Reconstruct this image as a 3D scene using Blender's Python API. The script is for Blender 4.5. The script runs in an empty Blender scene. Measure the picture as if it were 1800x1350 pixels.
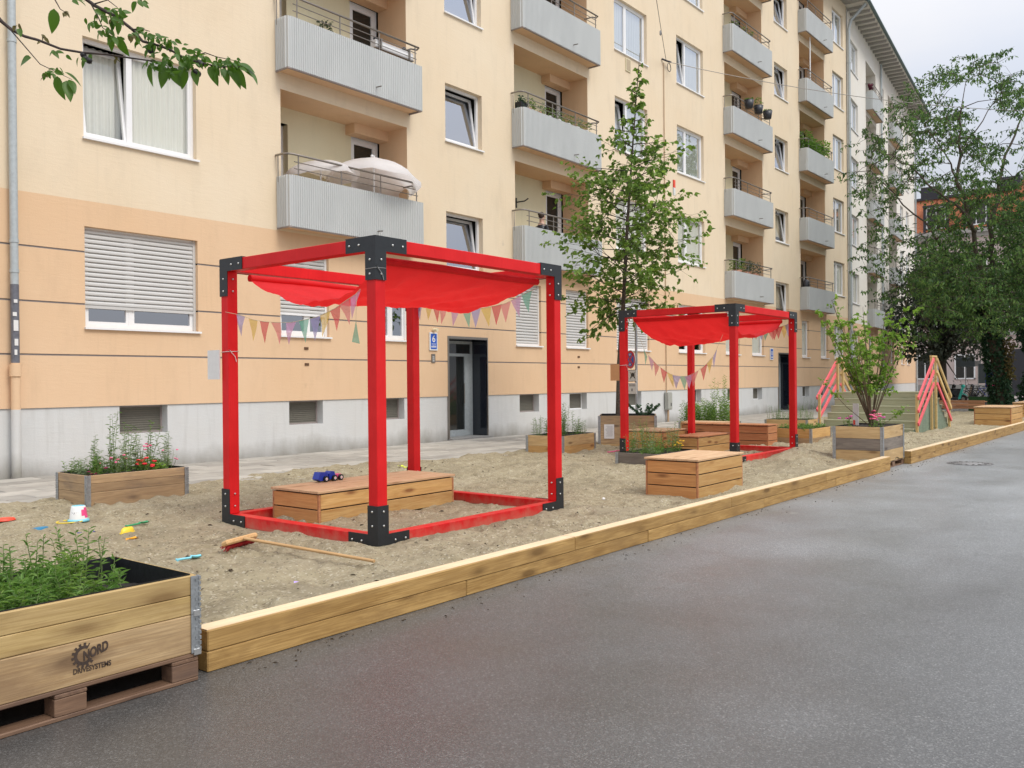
import bpy, math, random
import numpy as np
from mathutils import Vector, Matrix, Euler
R = math.radians
random.seed(7); rng = np.random.default_rng(7)
S = bpy.context.scene
COL = S.collection

# ------------------------------------------------------------------ camera
TH, RO, PT, FPX, HC = R(38.32), R(.534), R(-.2), 1560., 1.5
v_ = Vector((math.cos(TH)*math.cos(PT), math.sin(TH)*math.cos(PT), math.sin(PT)))
r0 = Vector((math.sin(TH), -math.cos(TH), 0)); u0 = r0.cross(v_)
r_ = math.cos(RO)*r0 - math.sin(RO)*u0
u_ = math.sin(RO)*r0 + math.cos(RO)*u0
cam_d = bpy.data.cameras.new('camera'); cam = bpy.data.objects.new('camera', cam_d); COL.objects.link(cam)
cam_d.sensor_width = 36; cam_d.lens = 36*FPX/1800; cam_d.clip_end = 2000; cam_d.clip_start = .05
M = Matrix((r_, u_, -v_)).transposed().to_4x4(); M.translation = (0, 0, HC)
cam.matrix_world = M
S.camera = cam

# ------------------------------------------------------------------ sky (overcast) and sun
W = bpy.data.worlds.new('World'); S.world = W; W.use_nodes = True
nt = W.node_tree; N = nt.nodes; L = nt.links; N.clear()
out = N.new('ShaderNodeOutputWorld'); bg = N.new('ShaderNodeBackground'); bg.inputs[1].default_value = .1
sky = N.new('ShaderNodeTexSky'); sky.sky_type = 'NISHITA'; sky.sun_disc = False
sky.sun_elevation = R(52); sky.sun_rotation = R(190); sky.air_density = 1.2; sky.dust_density = 3
tc = N.new('ShaderNodeTexCoord'); sep = N.new('ShaderNodeSeparateXYZ'); L.new(tc.outputs['Generated'], sep.inputs[0])
# the cloud layer: brighter towards the zenith, as an overcast sky is, the same all round
pz = N.new('ShaderNodeMath'); pz.operation = 'POWER'; pz.use_clamp = True; L.new(sep.outputs[2], pz.inputs[0]); pz.inputs[1].default_value = 1.5
rampz = N.new('ShaderNodeMapRange'); L.new(pz.outputs[0], rampz.inputs[0])
rampz.inputs[1].default_value = 0; rampz.inputs[2].default_value = 1; rampz.inputs[3].default_value = 5.1; rampz.inputs[4].default_value = 19.0
mp = N.new('ShaderNodeMapping'); mp.inputs['Scale'].default_value = (1.2, 1.2, 3.2); L.new(tc.outputs['Generated'], mp.inputs[0])
nz = N.new('ShaderNodeTexNoise'); nz.inputs['Scale'].default_value = 2.1; nz.inputs['Detail'].default_value = 5; L.new(mp.outputs[0], nz.inputs[0])
cr = N.new('ShaderNodeValToRGB'); cr.color_ramp.elements[0].position = .36; cr.color_ramp.elements[1].position = .64
cr.color_ramp.elements[0].color = (.84, .90, 1.03, 1); cr.color_ramp.elements[1].color = (1.0, 1.0, 1.04, 1)
L.new(nz.outputs[0], cr.inputs[0])
vm = N.new('ShaderNodeVectorMath'); vm.operation = 'SCALE'; L.new(cr.outputs[0], vm.inputs[0]); L.new(rampz.outputs[0], vm.inputs['Scale'])
mx = N.new('ShaderNodeMixRGB'); mx.inputs[0].default_value = .9; L.new(sky.outputs[0], mx.inputs[1]); L.new(vm.outputs[0], mx.inputs[2])
L.new(mx.outputs[0], bg.inputs[0]); L.new(bg.outputs[0], out.inputs[0])
sd = bpy.data.lights.new('sun', 'SUN'); sun = bpy.data.objects.new('sun', sd); COL.objects.link(sun)
sd.energy = 1.5; sd.angle = R(24); sd.color = (1, .95, .87)
to_sun = Vector((.02, -1, 1.2)).normalized()
sun.rotation_euler = (-to_sun).to_track_quat('-Z', 'Y').to_euler()
S.view_settings.view_transform = 'Standard'; S.view_settings.look = 'None'
S.view_settings.exposure = .33; S.view_settings.gamma = 1; S.view_settings.use_curve_mapping = False
S.cycles.max_bounces = 8; S.cycles.transparent_max_bounces = 24

# ------------------------------------------------------------------ surveying helpers (pixel of the photograph -> point on a real plane)
def ray(px, py): return v_ + (px-900)/FPX*r_ + (675-py)/FPX*u_
def on_z(px, py, z=0.): d = ray(px, py); return d*((z-HC)/d.z) + Vector((0, 0, HC))
def on_x(px, py, x): d = ray(px, py); return d*(x/d.x) + Vector((0, 0, HC))
def on_y(px, py, y): d = ray(px, py); return d*(y/d.y) + Vector((0, 0, HC))
def at_d(px, py, t): return ray(px, py)*t + Vector((0, 0, HC))

# ------------------------------------------------------------------ materials
MATS = {}
class NB:
    def __init__(s, name):
        s.m = bpy.data.materials.new(name); s.m.use_nodes = True; s.t = s.m.node_tree; s.n = s.t.nodes; s.l = s.t.links
        s.b = s.n['Principled BSDF']; s.o = s.n['Material Output']; MATS[name] = s.m
        s.tc = s.n.new('ShaderNodeTexCoord')
    def add(s, t, **k):
        x = s.n.new('ShaderNode'+t)
        for a, b in k.items(): setattr(x, a, b)
        return x
    def set(s, x, i, val):
        if hasattr(val, 'bl_idname') or isinstance(val, bpy.types.NodeSocket): s.l.new(val, x.inputs[i])
        else: x.inputs[i].default_value = val
    def coords(s, scale=(1, 1, 1), src='Object', rnd=False):
        c = s.tc.outputs[src]
        if rnd:
            oi = s.add('ObjectInfo'); vm = s.add('VectorMath', operation='SCALE'); vm.inputs[0].default_value = (37, 19, 53)
            s.l.new(oi.outputs['Random'], vm.inputs['Scale']); ad = s.add('VectorMath', operation='ADD')
            s.l.new(c, ad.inputs[0]); s.l.new(vm.outputs[0], ad.inputs[1]); c = ad.outputs[0]
        m = s.add('Mapping'); m.inputs['Scale'].default_value = scale; s.l.new(c, m.inputs[0]); return m.outputs[0]
    def noise(s, c, sc, det=4, rough=.55, dist=0):
        x = s.add('TexNoise'); s.l.new(c, x.inputs[0]); x.inputs['Scale'].default_value = sc; x.inputs['Detail'].default_value = det
        x.inputs['Roughness'].default_value = rough; x.inputs['Distortion'].default_value = dist; return x.outputs[0]
    def vor(s, c, sc, feat='F1', outp=0):
        x = s.add('TexVoronoi', feature=feat); s.l.new(c, x.inputs['Vector']); x.inputs['Scale'].default_value = sc; return x.outputs[outp]
    def ramp(s, f, stops):
        x = s.add('ValToRGB'); e = x.color_ramp.elements
        while len(e) < len(stops): e.new(.5)
        for i, (p, c) in enumerate(stops):
            e[i].position = p; e[i].color = (*c, 1) if not isinstance(c, (int, float)) else (c, c, c, 1)
        s.l.new(f, x.inputs[0]); return x.outputs[0]
    def mix(s, f, a, b, mode='MIX'):
        x = s.add('MixRGB', blend_type=mode); s.set(x, 0, f)
        s.set(x, 1, a if not isinstance(a, tuple) else (*a, 1)); s.set(x, 2, b if not isinstance(b, tuple) else (*b, 1)); return x.outputs[0]
    def math(s, op, a, b=0.):
        x = s.add('Math', operation=op); s.set(x, 0, a); s.set(x, 1, b); return x.outputs[0]
    def hsv(s, c, v=None, h=None, sat=None):
        x = s.add('HueSaturation'); s.l.new(c, x.inputs['Color'])
        if v is not None: s.set(x, 'Value', v)
        if h is not None: s.set(x, 'Hue', h)
        if sat is not None: s.set(x, 'Saturation', sat)
        return x.outputs[0]
    def rnd(s, lo, hi, src='obj'):
        o = s.add('ObjectInfo').outputs['Random'] if src == 'obj' else s.add('NewGeometry').outputs['Random Per Island']
        x = s.add('MapRange'); s.l.new(o, x.inputs[0]); x.inputs[3].default_value = lo; x.inputs[4].default_value = hi; return x.outputs[0]
    def bump(s, h, strength=.3, dist=.01):
        x = s.add('Bump'); x.inputs['Strength'].default_value = strength; x.inputs['Distance'].default_value = dist
        s.l.new(h, x.inputs['Height']); s.l.new(x.outputs[0], s.b.inputs['Normal']); return x
    def base(s, c): s.set(s.b, 'Base Color', c if not isinstance(c, tuple) else (*c, 1))
    def rough(s, r): s.set(s.b, 'Roughness', r)

def m_plain(name, c, rough=.6, metal=0., var=.06, bump=.0, scale=18, spec=.5):
    k = NB(name); co = k.coords(); n = k.noise(co, scale, 4)
    k.base(k.mix(k.ramp(n, [(.3, 0.), (.7, 1.)]), tuple(x*(1-var) for x in c), tuple(min(1, x*(1+var)) for x in c)))
    k.rough(rough); k.b.inputs['Metallic'].default_value = metal; k.b.inputs['Specular IOR Level'].default_value = spec
    if bump: k.bump(n, bump, .004)
    return k.m

def m_render(name, c, dirt=.12, grimelow=False):
    k = NB(name); co = k.coords()
    big = k.noise(co, .35, 5, .6); med = k.noise(k.coords((1, 1, .35)), 2.2, 6, .65); fine = k.noise(co, 55, 5, .6); trow = k.noise(k.coords((1, 1, 5)), 4.5, 4, .6, .6)
    col = k.mix(k.ramp(big, [(.35, 0.), (.65, 1.)]), tuple(x*f for x, f in zip(c, (.97, .94, .90))), c)
    col = k.mix(k.math('MULTIPLY', k.ramp(med, [(.52, 0.), (.74, 1.)]), dirt*1.6), col, tuple(x*.62 for x in c))
    stk = k.noise(k.coords((5, 5, .22)), 2.0, 5, .65); col = k.mix(k.math('MULTIPLY', k.ramp(stk, [(.55, 0.), (.78, 1.)]), dirt*1.3), col, tuple(x*.6 for x in c))
    sp = k.vor(k.coords((1, 1, .7)), .9); spn = k.noise(co, 7, 3)
    spot = k.ramp(k.math('ADD', sp, k.math('MULTIPLY', spn, .12)), [(.075, 1.), (.12, 0.)])
    col = k.mix(k.math('MULTIPLY', spot, .35), col, tuple(x*.55 for x in c))
    col = k.mix(k.math('MULTIPLY', k.ramp(fine, [(.3, 1.), (.6, 0.)]), .10), col, tuple(x*.7 for x in c))
    if grimelow:
        sep = k.add('SeparateXYZ'); k.l.new(k.tc.outputs['Object'], sep.inputs[0])
        g = k.add('MapRange'); k.l.new(k.math('ADD', sep.outputs[2], k.math('MULTIPLY', k.noise(k.coords((1, 1, .5)), 1.6, 5, .65), -.62)), g.inputs[0])
        g.inputs[1].default_value = -.28; g.inputs[2].default_value = .12; g.inputs[3].default_value = .75; g.inputs[4].default_value = 0.
        col = k.mix(g.outputs[0], col, (.20, .185, .14))
        st = k.noise(k.coords((3.5, 3.5, .25)), 2.5, 4, .6); col = k.mix(k.math('MULTIPLY', k.ramp(st, [(.55, 0.), (.75, 1.)]), .22), col, (.30, .29, .26))
    k.base(col); k.rough(.9); k.b.inputs['Specular IOR Level'].default_value = .25
    k.bump(k.math('ADD', k.math('MULTIPLY', fine, .35), k.math('MULTIPLY', trow, .7)), .35, .012)
    return k.m

def m_wood(name, c1, c2, dark=(.20, .10, .04), knots=.75, stain=.0, staincol=(.12, .09, .06), rough=.62, vspread=.10, kw=1., grain=1.):
    k = NB(name); co = k.coords((1.1, 11, 11), rnd=True); n = k.noise(co, 1.6, 6, .62, 1.2)
    f = k.noise(k.coords((2.5, 95, 95), rnd=True), 1.5, 3, .5)
    col = k.mix(k.ramp(n, [(.34, 0.), (.66, 1.)]), c1, c2)
    col = k.mix(k.math('MULTIPLY', k.ramp(f, [(.42, 0.), (.6, 1.)]), .22*grain), col, dark)
    wv = k.add('TexWave', wave_type='RINGS', rings_direction='Z'); k.l.new(k.coords((.10, 1.3, 1.3), rnd=True), wv.inputs[0])
    wv.inputs['Scale'].default_value = 5.5; wv.inputs['Distortion'].default_value = 7; wv.inputs['Detail'].default_value = 2; wv.inputs['Detail Scale'].default_value = .7
    col = k.mix(k.math('MULTIPLY', k.ramp(wv.outputs[1], [(.55, 0.), (.95, 1.)]), .26*grain), col, tuple(.5*a+.5*b for a, b in zip(dark, c2)))
    kn = k.vor(k.coords((1.5, 5.2, 5.2), rnd=True), 1.25); kr = k.ramp(kn, [(.10*kw, 1.), (.15*kw, .45), (.24*kw, 0.)])
    col = k.mix(k.math('MULTIPLY', kr, knots), col, tuple(.75*a for a in dark))
    if stain:
        s = k.noise(k.coords((1, 3, 3), rnd=True), 1.7, 5, .65); col = k.mix(k.math('MULTIPLY', k.ramp(s, [(.50, 0.), (.68, 1.)]), stain), col, staincol)
    col = k.hsv(col, v=k.rnd(1-vspread, 1+vspread)); k.base(col); k.rough(rough); k.b.inputs['Specular IOR Level'].default_value = .3
    k.bump(k.math('ADD', f, k.math('MULTIPLY', n, .8)), .22, .004)
    return k.m

def m_leaf(name, a, b, c, trans=.35, rough=.55):
    k = NB(name); r = k.rnd(0, 1, 'isl'); col = k.ramp(r, [(0., a), (.5, b), (1., c)]); n = k.noise(k.coords(), .9, 3)
    col = k.hsv(col, v=k.add('MapRange').outputs[0]) if False else k.mix(k.math('MULTIPLY', k.ramp(n, [(.35, 0.), (.65, 1.)]), .35), col, tuple(x*.6 for x in a))
    k.base(col); k.rough(rough); k.b.inputs['Specular IOR Level'].default_value = .35
    tr = k.add('BsdfTranslucent'); k.l.new(k.hsv(col, v=1.5, sat=1.1), tr.inputs[0]); mixs = k.add('MixShader'); mixs.inputs[0].default_value = trans
    k.l.new(k.b.outputs[0], mixs.inputs[1]); k.l.new(tr.outputs[0], mixs.inputs[2]); k.l.new(mixs.outputs[0], k.o.inputs[0])
    return k.m

def m_thin(name, c, transp=.25, transl=.4):
    k = NB(name); w = k.noise(k.coords((60, 60, 60)), 3, 2); col = k.mix(k.math('MULTIPLY', w, .25), c, tuple(x*.75 for x in c))
    k.base(col); k.rough(.8); tr = k.add('BsdfTranslucent'); k.l.new(col, tr.inputs[0]); a = k.add('MixShader'); a.inputs[0].default_value = transl
    k.l.new(k.b.outputs[0], a.inputs[1]); k.l.new(tr.outputs[0], a.inputs[2]); t = k.add('BsdfTransparent'); b = k.add('MixShader'); b.inputs[0].default_value = transp
    k.l.new(a.outputs[0], b.inputs[1]); k.l.new(t.outputs[0], b.inputs[2]); k.l.new(b.outputs[0], k.o.inputs[0]); return k.m

CREAM = m_render('cream_render', (.77, .648, .48), .14)
ORANGE = m_render('apricot_render', (.735, .52, .335), .14)
PLINTH = m_render('plinth_concrete', (.615, .625, .62), .10, True)
WHITER = m_render('white_render', (.76, .73, .67), .07)
SOFT = m_render('pale_yellow_render', (.74, .68, .48), .12)
PINK = m_render('pinkish_render', (.60, .50, .47), .08)
GROOVE = m_plain('groove_grey', (.30, .255, .24), .9)
DARKREV = m_plain('dark_tiles', (.012, .016, .025), .12, spec=.8)
PVC = m_plain('white_window_plastic', (.80, .80, .80), .35, var=.02)
SHUT = None
k = NB('shutter_grey'); g = k.noise(k.coords((1, 1, 30)), 2, 3); k.base(k.mix(g, (.50, .49, .47), (.60, .59, .57))); k.rough(.5); SHUT = k.m
STEEL = m_plain('brushed_steel', (.27, .245, .22), .35, .8)
ZINC = m_plain('galvanised_zinc', (.38, .40, .41), .42, .75, .25, .1, 30)
PIPE = m_plain('zinc_pipe_grey', (.42, .46, .47), .5, .15, .1)
PIPEDARK = m_plain('pipe_dark_coat', (.14, .145, .17), .5, .1, .2)
CORR = None
k = NB('corrugated_grey'); n1 = k.noise(k.coords((1, 1, .4)), 1.5, 4); sep = k.add('SeparateXYZ'); k.l.new(k.tc.outputs['Object'], sep.inputs[0])
k.base(k.mix(k.math('MULTIPLY', k.ramp(n1, [(.4, 0.), (.7, 1.)]), .5), (.53, .545, .535), (.44, .455, .45))); k.rough(.55); k.b.inputs['Metallic'].default_value = .1; CORR = k.m
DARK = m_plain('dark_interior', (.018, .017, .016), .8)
SOFFIT = m_plain('soffit_grey', (.38, .36, .33), .8, var=.12)
GUTTER = m_plain('gutter_green_grey', (.10, .15, .14), .5, .3)
BLACKM = m_plain('black_powder_coat', (.016, .019, .022), .45, .1, .15)
BOLT = m_plain('bolt_zinc', (.62, .62, .60), .3, .9)
SOIL = m_plain('dark_soil', (.020, .016, .012), .95, var=.6, bump=.8, scale=60)
LINER = m_plain('black_liner', (.012, .013, .015), .45, var=.3, bump=.6, scale=30)
CONC = m_plain('concrete_grey', (.30, .29, .27), .9, var=.12, bump=.3, scale=40)
CURT = None
k = NB('curtain_fabric'); k.base(k.mix(k.noise(k.coords((6, 1, .3)), 4, 2), (.64, .64, .57), (.76, .76, .69))); k.rough(.9); CURT = k.m
k = NB('curtain_beige'); k.base(k.mix(k.noise(k.coords((6, 1, .3)), 4, 2), (.50, .44, .32), (.62, .56, .42))); k.rough(.9)
# window glass: a thin pane reflects alike from both sides
def thin_fresnel(k, ior):
    fr = k.add('Fresnel'); mr = k.add('MapRange'); k.l.new(k.add('NewGeometry').outputs['Backfacing'], mr.inputs[0]); mr.inputs[3].default_value = ior; mr.inputs[4].default_value = 1/ior; k.l.new(mr.outputs[0], fr.inputs[0]); return fr
k = NB('window_glass'); fr = thin_fresnel(k, 1.9)
gl = k.add('BsdfGlossy'); gl.inputs['Roughness'].default_value = .02; gl.inputs[0].default_value = (.88, .92, 1, 1)
wv = k.noise(k.coords(), 1.2, 2); bp = k.add('Bump'); bp.inputs['Strength'].default_value = .05; bp.inputs['Distance'].default_value = .03; k.l.new(wv, bp.inputs['Height']); k.l.new(bp.outputs[0], gl.inputs['Normal'])
tr = k.add('BsdfTransparent'); tr.inputs[0].default_value = (.96, .97, .96, 1); ms = k.add('MixShader')
k.l.new(k.math('ADD', fr.outputs[0], .34), ms.inputs[0]); k.l.new(tr.outputs[0], ms.inputs[1]); k.l.new(gl.outputs[0], ms.inputs[2]); k.l.new(ms.outputs[0], k.o.inputs[0]); GLASS = k.m
k = NB('window_glass_clear'); fr = thin_fresnel(k, 1.6)
gl = k.add('BsdfGlossy'); gl.inputs['Roughness'].default_value = .02; bp = k.add('Bump'); bp.inputs['Strength'].default_value = .05; bp.inputs['Distance'].default_value = .03; k.l.new(k.noise(k.coords(), 1.2, 2), bp.inputs['Height']); k.l.new(bp.outputs[0], gl.inputs['Normal'])
tr = k.add('BsdfTransparent'); tr.inputs[0].default_value = (.98, .985, .98, 1); ms = k.add('MixShader'); k.l.new(k.math('ADD', fr.outputs[0], .05), ms.inputs[0]); k.l.new(tr.outputs[0], ms.inputs[1]); k.l.new(gl.outputs[0], ms.inputs[2]); k.l.new(ms.outputs[0], k.o.inputs[0]); GLASSC = k.m
GLASSD = m_plain('dark_glass', (.02, .023, .022), .06, spec=.7)
# red lacquered timber
k = NB('red_lacquer'); n = k.noise(k.coords((1, 1, 1)), 3, 5); f = k.noise(k.coords((40, 40, 3)), 3, 3)
col = k.mix(k.ramp(n, [(.35, 0.), (.65, 1.)]), (.60, .010, .012), (.68, .016, .018)); sc = k.ramp(k.noise(k.coords((30, 30, 3)), 2.2, 6, .7), [(.70, 0.), (.76, 1.)])
col = k.mix(k.math('MULTIPLY', sc, .35), col, (.75, .30, .25)); sz_ = k.add('SeparateXYZ'); k.l.new(k.tc.outputs['Object'], sz_.inputs[0]); dm = k.add('MapRange'); k.l.new(k.math('ADD', sz_.outputs[2], k.math('MULTIPLY', k.noise(k.coords(), 9, 5, .7), -.30)), dm.inputs[0]); dm.inputs[1].default_value = -.16; dm.inputs[2].default_value = -.03; dm.inputs[3].default_value = .4; dm.inputs[4].default_value = 0.
col = k.mix(dm.outputs[0], col, (.42, .30, .20)); gr_ = k.ramp(k.noise(k.coords((22, 22, 1.5)), 4, 4, .6), [(.45, 0.), (.7, 1.)]); col = k.mix(k.math('MULTIPLY', gr_, .18), col, (.38, .01, .012))
k.base(k.hsv(col, v=k.rnd(.9, 1.08))); k.rough(.5); k.b.inputs['Specular IOR Level'].default_value = .22; k.bump(f, .12, .003); RED = k.m
k = NB('red_canvas'); w1 = k.noise(k.coords((1, 1, 1)), 220, 2); n = k.noise(k.coords(), 1.6, 4, .6, .8)
k.base(k.mix(k.ramp(n, [(.3, 0.), (.7, 1.)]), (.60, .006, .010), (.72, .014, .018))); k.rough(.75); k.bump(k.math('ADD', k.math('MULTIPLY', w1, .2), n), .5, .02)
tr = k.add('BsdfTranslucent'); tr.inputs[0].default_value = (.95, .03, .03, 1); ms = k.add('MixShader'); ms.inputs[0].default_value = .38
k.l.new(k.b.outputs[0], ms.inputs[1]); k.l.new(tr.outputs[0], ms.inputs[2]); k.l.new(ms.outputs[0], k.o.inputs[0]); CANVAS = k.m
PINE = m_wood('pine_board', (.52, .34, .15), (.66, .47, .24), stain=.35, staincol=(.28, .18, .09))
OLDP = m_wood('weathered_pine', (.36, .24, .13), (.50, .345, .19), dark=(.12, .075, .05), stain=.6, staincol=(.20, .15, .11), vspread=.16)
GREYP = m_wood('grey_weathered_board', (.16, .135, .11), (.26, .22, .18), dark=(.06, .045, .04), stain=.5, staincol=(.09, .07, .07))
LARCH = m_wood('larch_board', (.46, .255, .082), (.60, .385, .155), dark=(.26, .10, .035), stain=.12, staincol=(.34, .15, .06), vspread=.15, knots=.85)
LARCHR = m_wood('reddish_larch_board', (.42, .17, .075), (.55, .26, .12), dark=(.20, .07, .03), vspread=.08)
LARCHE = m_wood('larch_end_board', (.56, .26, .088), (.68, .35, .13), dark=(.26, .10, .035), stain=.1, staincol=(.34, .15, .06), vspread=.08, knots=.8)
LARCHT = m_wood('larch_top_board', (.52, .33, .18), (.64, .45, .27), dark=(.36, .17, .08), vspread=.06)
KERBW = m_wood('fresh_timber', (.33, .19, .058), (.50, .315, .115), dark=(.15, .075, .02), stain=.65, staincol=(.23, .13, .045), vspread=.09, knots=.8, kw=1.2, grain=1.6)
KERBT = m_wood('pale_timber_top', (.70, .53, .33), (.80, .64, .42), dark=(.50, .34, .20), vspread=.03, knots=.3)
PALLET = m_wood('pallet_wood', (.15, .085, .052), (.25, .15, .092), dark=(.07, .04, .03), stain=.5, staincol=(.09, .06, .05))
GREENW = m_wood('green_stained_board', (.30, .31, .20), (.38, .375, .25), dark=(.22, .22, .13), knots=.3, vspread=.08)
GREENS = m_wood('green_stained_side', (.16, .21, .155), (.22, .27, .20), dark=(.10, .14, .10), knots=.3, vspread=.08)
PINEP = m_wood('yellow_pine_post', (.55, .38, .15), (.68, .50, .23), knots=.5)
REDRAIL = m_wood('coral_red_rail', (.78, .12, .14), (.86, .18, .20), dark=(.55, .04, .05), knots=.1)
BENCHW = m_wood('brown_bench_slat', (.36, .17, .085), (.46, .24, .13), dark=(.2, .08, .04), knots=.2)
HANDLE = m_wood('broom_wood', (.56, .33, .14), (.66, .42, .2), knots=.1)
BARK = m_plain('bark', (.075, .058, .042), .9, var=.5, bump=.8, scale=30)
TWIG = m_plain('twig_bark', (.045, .03, .025), .8, var=.3)
TWIGG = m_plain('green_stem', (.14, .20, .06), .7, var=.3)
STEMB = m_plain('bush_stem', (.12, .085, .05), .8, var=.3)
LEAF_Y = m_leaf('linden_leaf', (.09, .16, .032), (.16, .27, .052), (.26, .38, .09), .42)
LEAF_C = m_leaf('cherry_leaf', (.035, .075, .014), (.07, .15, .02), (.12, .23, .03), .4, .4)
LEAF_CB = m_leaf('cherry_leaf_brown', (.14, .09, .04), (.12, .11, .03), (.18, .14, .05), .25)
LEAF_B = m_leaf('big_tree_leaf', (.035, .085, .025), (.085, .165, .045), (.18, .29, .075), .35)
LEAF_D = m_leaf('dark_bush_leaf', (.035, .05, .032), (.055, .07, .045), (.085, .10, .07), .25)
LEAF_I = m_leaf('ivy_leaf', (.018, .05, .024), (.03, .075, .035), (.05, .105, .045), .2)
LEAF_F = m_leaf('fresh_bush_leaf', (.12, .225, .032), (.21, .345, .06), (.33, .47, .115), .45)
LEAF_W = m_leaf('willowherb_leaf', (.085, .17, .035), (.14, .26, .055), (.24, .37, .10), .4)
LEAF_S = m_leaf('silvery_leaf', (.20, .28, .15), (.28, .36, .20), (.36, .44, .27), .35)
LEAF_K = m_leaf('kale_leaf', (.03, .07, .035), (.045, .10, .045), (.06, .13, .055), .2)
FL_R = m_plain('red_petal', (.72, .02, .03), .6); FL_P = m_plain('pink_petal', (.85, .16, .30), .6); FL_M = m_plain('magenta_petal', (.72, .10, .42), .6)
FL_Y = m_plain('yellow_petal', (.85, .50, .03), .6)
PL = {}
for nme, c in dict(pink=(.80, .08, .25), white=(.78, .78, .76), cyan=(.20, .58, .68), blue=(.01, .035, .36), teal=(.015, .19, .35), navy=(.02, .03, .20), yellow=(.85, .62, .04),
                   lemon=(.72, .80, .08), red=(.80, .07, .03), green=(.03, .30, .12), lilac=(.45, .32, .70), orange=(.85, .40, .03), black=(.012, .012, .013), signblue=(.015, .10, .50),
                   signred=(.62, .02, .03), turquoise=(.05, .50, .42), charcoal=(.035, .037, .045), terracotta=(.50, .22, .13), skin=(.55, .33, .24), paper=(.72, .71, .69), cardboard=(.50, .24, .10), grey=(.25, .25, .25)).items():
    PL[nme] = m_plain('plastic_'+nme, c, .38, var=.04)
FLAGS = {n: m_thin('flag_'+n, c) for n, c in dict(lilac=(.42, .40, .68), yellow=(.85, .62, .15), red=(.75, .08, .10), rose=(.85, .28, .28), mauve=(.68, .38, .58), green=(.20, .55, .38)).items()}

# asphalt
k = NB('asphalt'); co = k.coords(); vv = k.vor(co, 150, outp=1); sepc = k.add('SeparateColor'); k.l.new(vv, sepc.inputs[0])
sp = k.ramp(sepc.outputs[0], [(0., .044), (.5, .058), (.8, .078), (.94, .100), (1., .140)])
fine = k.noise(co, 230, 3, .6); med = k.noise(co, 1.1, 5, .6); big = k.noise(k.coords((.5, 1, 1)), .35, 4, .6)
wet = k.ramp(big, [(.38, 0.), (.62, 1.)])
col = k.mix(1., sp, k.ramp(med, [(.3, (.92, .88, .82)), (.7, (1.15, 1.13, 1.08))]), 'MULTIPLY')
sepx = k.add('SeparateXYZ'); k.l.new(co, sepx.inputs[0]); far_sheen = k.add('MapRange', interpolation_type='SMOOTHSTEP')   # farther asphalt paler: grazing sky sheen put into the colour, with a ragged edge
k.l.new(k.math('ADD', sepx.outputs[0], k.math('MULTIPLY', k.noise(k.coords((.6, 1, 1)), .5, 5, .6), 6.)), far_sheen.inputs[0]); far_sheen.inputs[1].default_value = 4.; far_sheen.inputs[2].default_value = 17.; far_sheen.inputs[3].default_value = 0.; far_sheen.inputs[4].default_value = 1.
col = k.mix(far_sheen.outputs[0], col, k.mix(1., col, (3.75, 3.95, 4.15), 'MULTIPLY')); col = k.mix(k.math('MULTIPLY', wet, .32), col, (.075, .068, .062)); pn = k.ramp(k.noise(co, 1.7, 2, .4), [(.78, 0.), (.80, 1.)])
col = k.mix(k.math('MULTIPLY', pn, .5), col, (.32, .32, .29))
k.base(col); k.rough(k.ramp(k.math('ADD', med, k.math('MULTIPLY', wet, -.2)), [(.1, .34), (.7, .48)])); k.b.inputs['Specular IOR Level'].default_value = 1.
k.bump(k.math('ADD', k.vor(co, 150), k.math('MULTIPLY', fine, .5)), .18, .003); ASPH = k.m
# sand
k = NB('sand'); co = k.coords(); fine = k.noise(co, 140, 4, .7); med = k.noise(co, 9, 6, .7); big = k.noise(co, .9, 5, .6); patch = k.noise(co, 2.6, 5, .7)
col = k.mix(k.ramp(med, [(.32, 0.), (.64, 1.)]), (.26, .215, .132), (.41, .355, .238)); col = k.mix(k.math('MULTIPLY', k.ramp(big, [(.4, 0.), (.65, 1.)]), .45), col, (.345, .295, .19))
col = k.mix(k.math('MULTIPLY', k.ramp(patch, [(.52, 0.), (.66, 1.)]), .55), col, (.165, .132, .082))
col = k.mix(k.math('MULTIPLY', k.ramp(fine, [(.30, 1.), (.46, 0.)]), .45), col, (.14, .11, .07)); gr = k.vor(co, 75, outp=1); sc_ = k.add('SeparateColor'); k.l.new(gr, sc_.inputs[0])
col = k.mix(k.math('MULTIPLY', k.ramp(sc_.outputs[0], [(.90, 0.), (.94, 1.)]), .5), col, (.60, .55, .44)); col = k.mix(k.math('MULTIPLY', k.ramp(sc_.outputs[1], [(.93, 0.), (.95, 1.)]), .6), col, (.10, .075, .05))
p2 = k.noise(k.coords((1, 1.4, 1)), .75, 6, .68, .5); col = k.mix(k.math('MULTIPLY', k.ramp(p2, [(.50, 0.), (.62, 1.)]), .30), col, (.15, .125, .085)); dry_ = k.noise(co, 1.3, 5, .6); col = k.mix(k.math('MULTIPLY', k.ramp(dry_, [(.54, 0.), (.68, 1.)]), .35), col, (.49, .43, .305))  # broad dark patches put shading of the trampled relief into the colour
k.base(col); k.rough(.95); k.b.inputs['Specular IOR Level'].default_value = .15; k.bump(k.math('ADD', k.math('MULTIPLY', fine, .35), med), 1., .024); SAND = k.m
k = NB('paving_slab'); co = k.coords(rnd=True); n = k.noise(co, 3, 5); f = k.noise(co, 90, 3)
k.base(k.hsv(k.mix(k.ramp(n, [(.3, 0.), (.7, 1.)]), (.30, .28, .245), (.42, .395, .345)), v=k.rnd(.8, 1.2))); k.rough(.8); k.bump(f, .3, .003); SLAB = k.m
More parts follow.
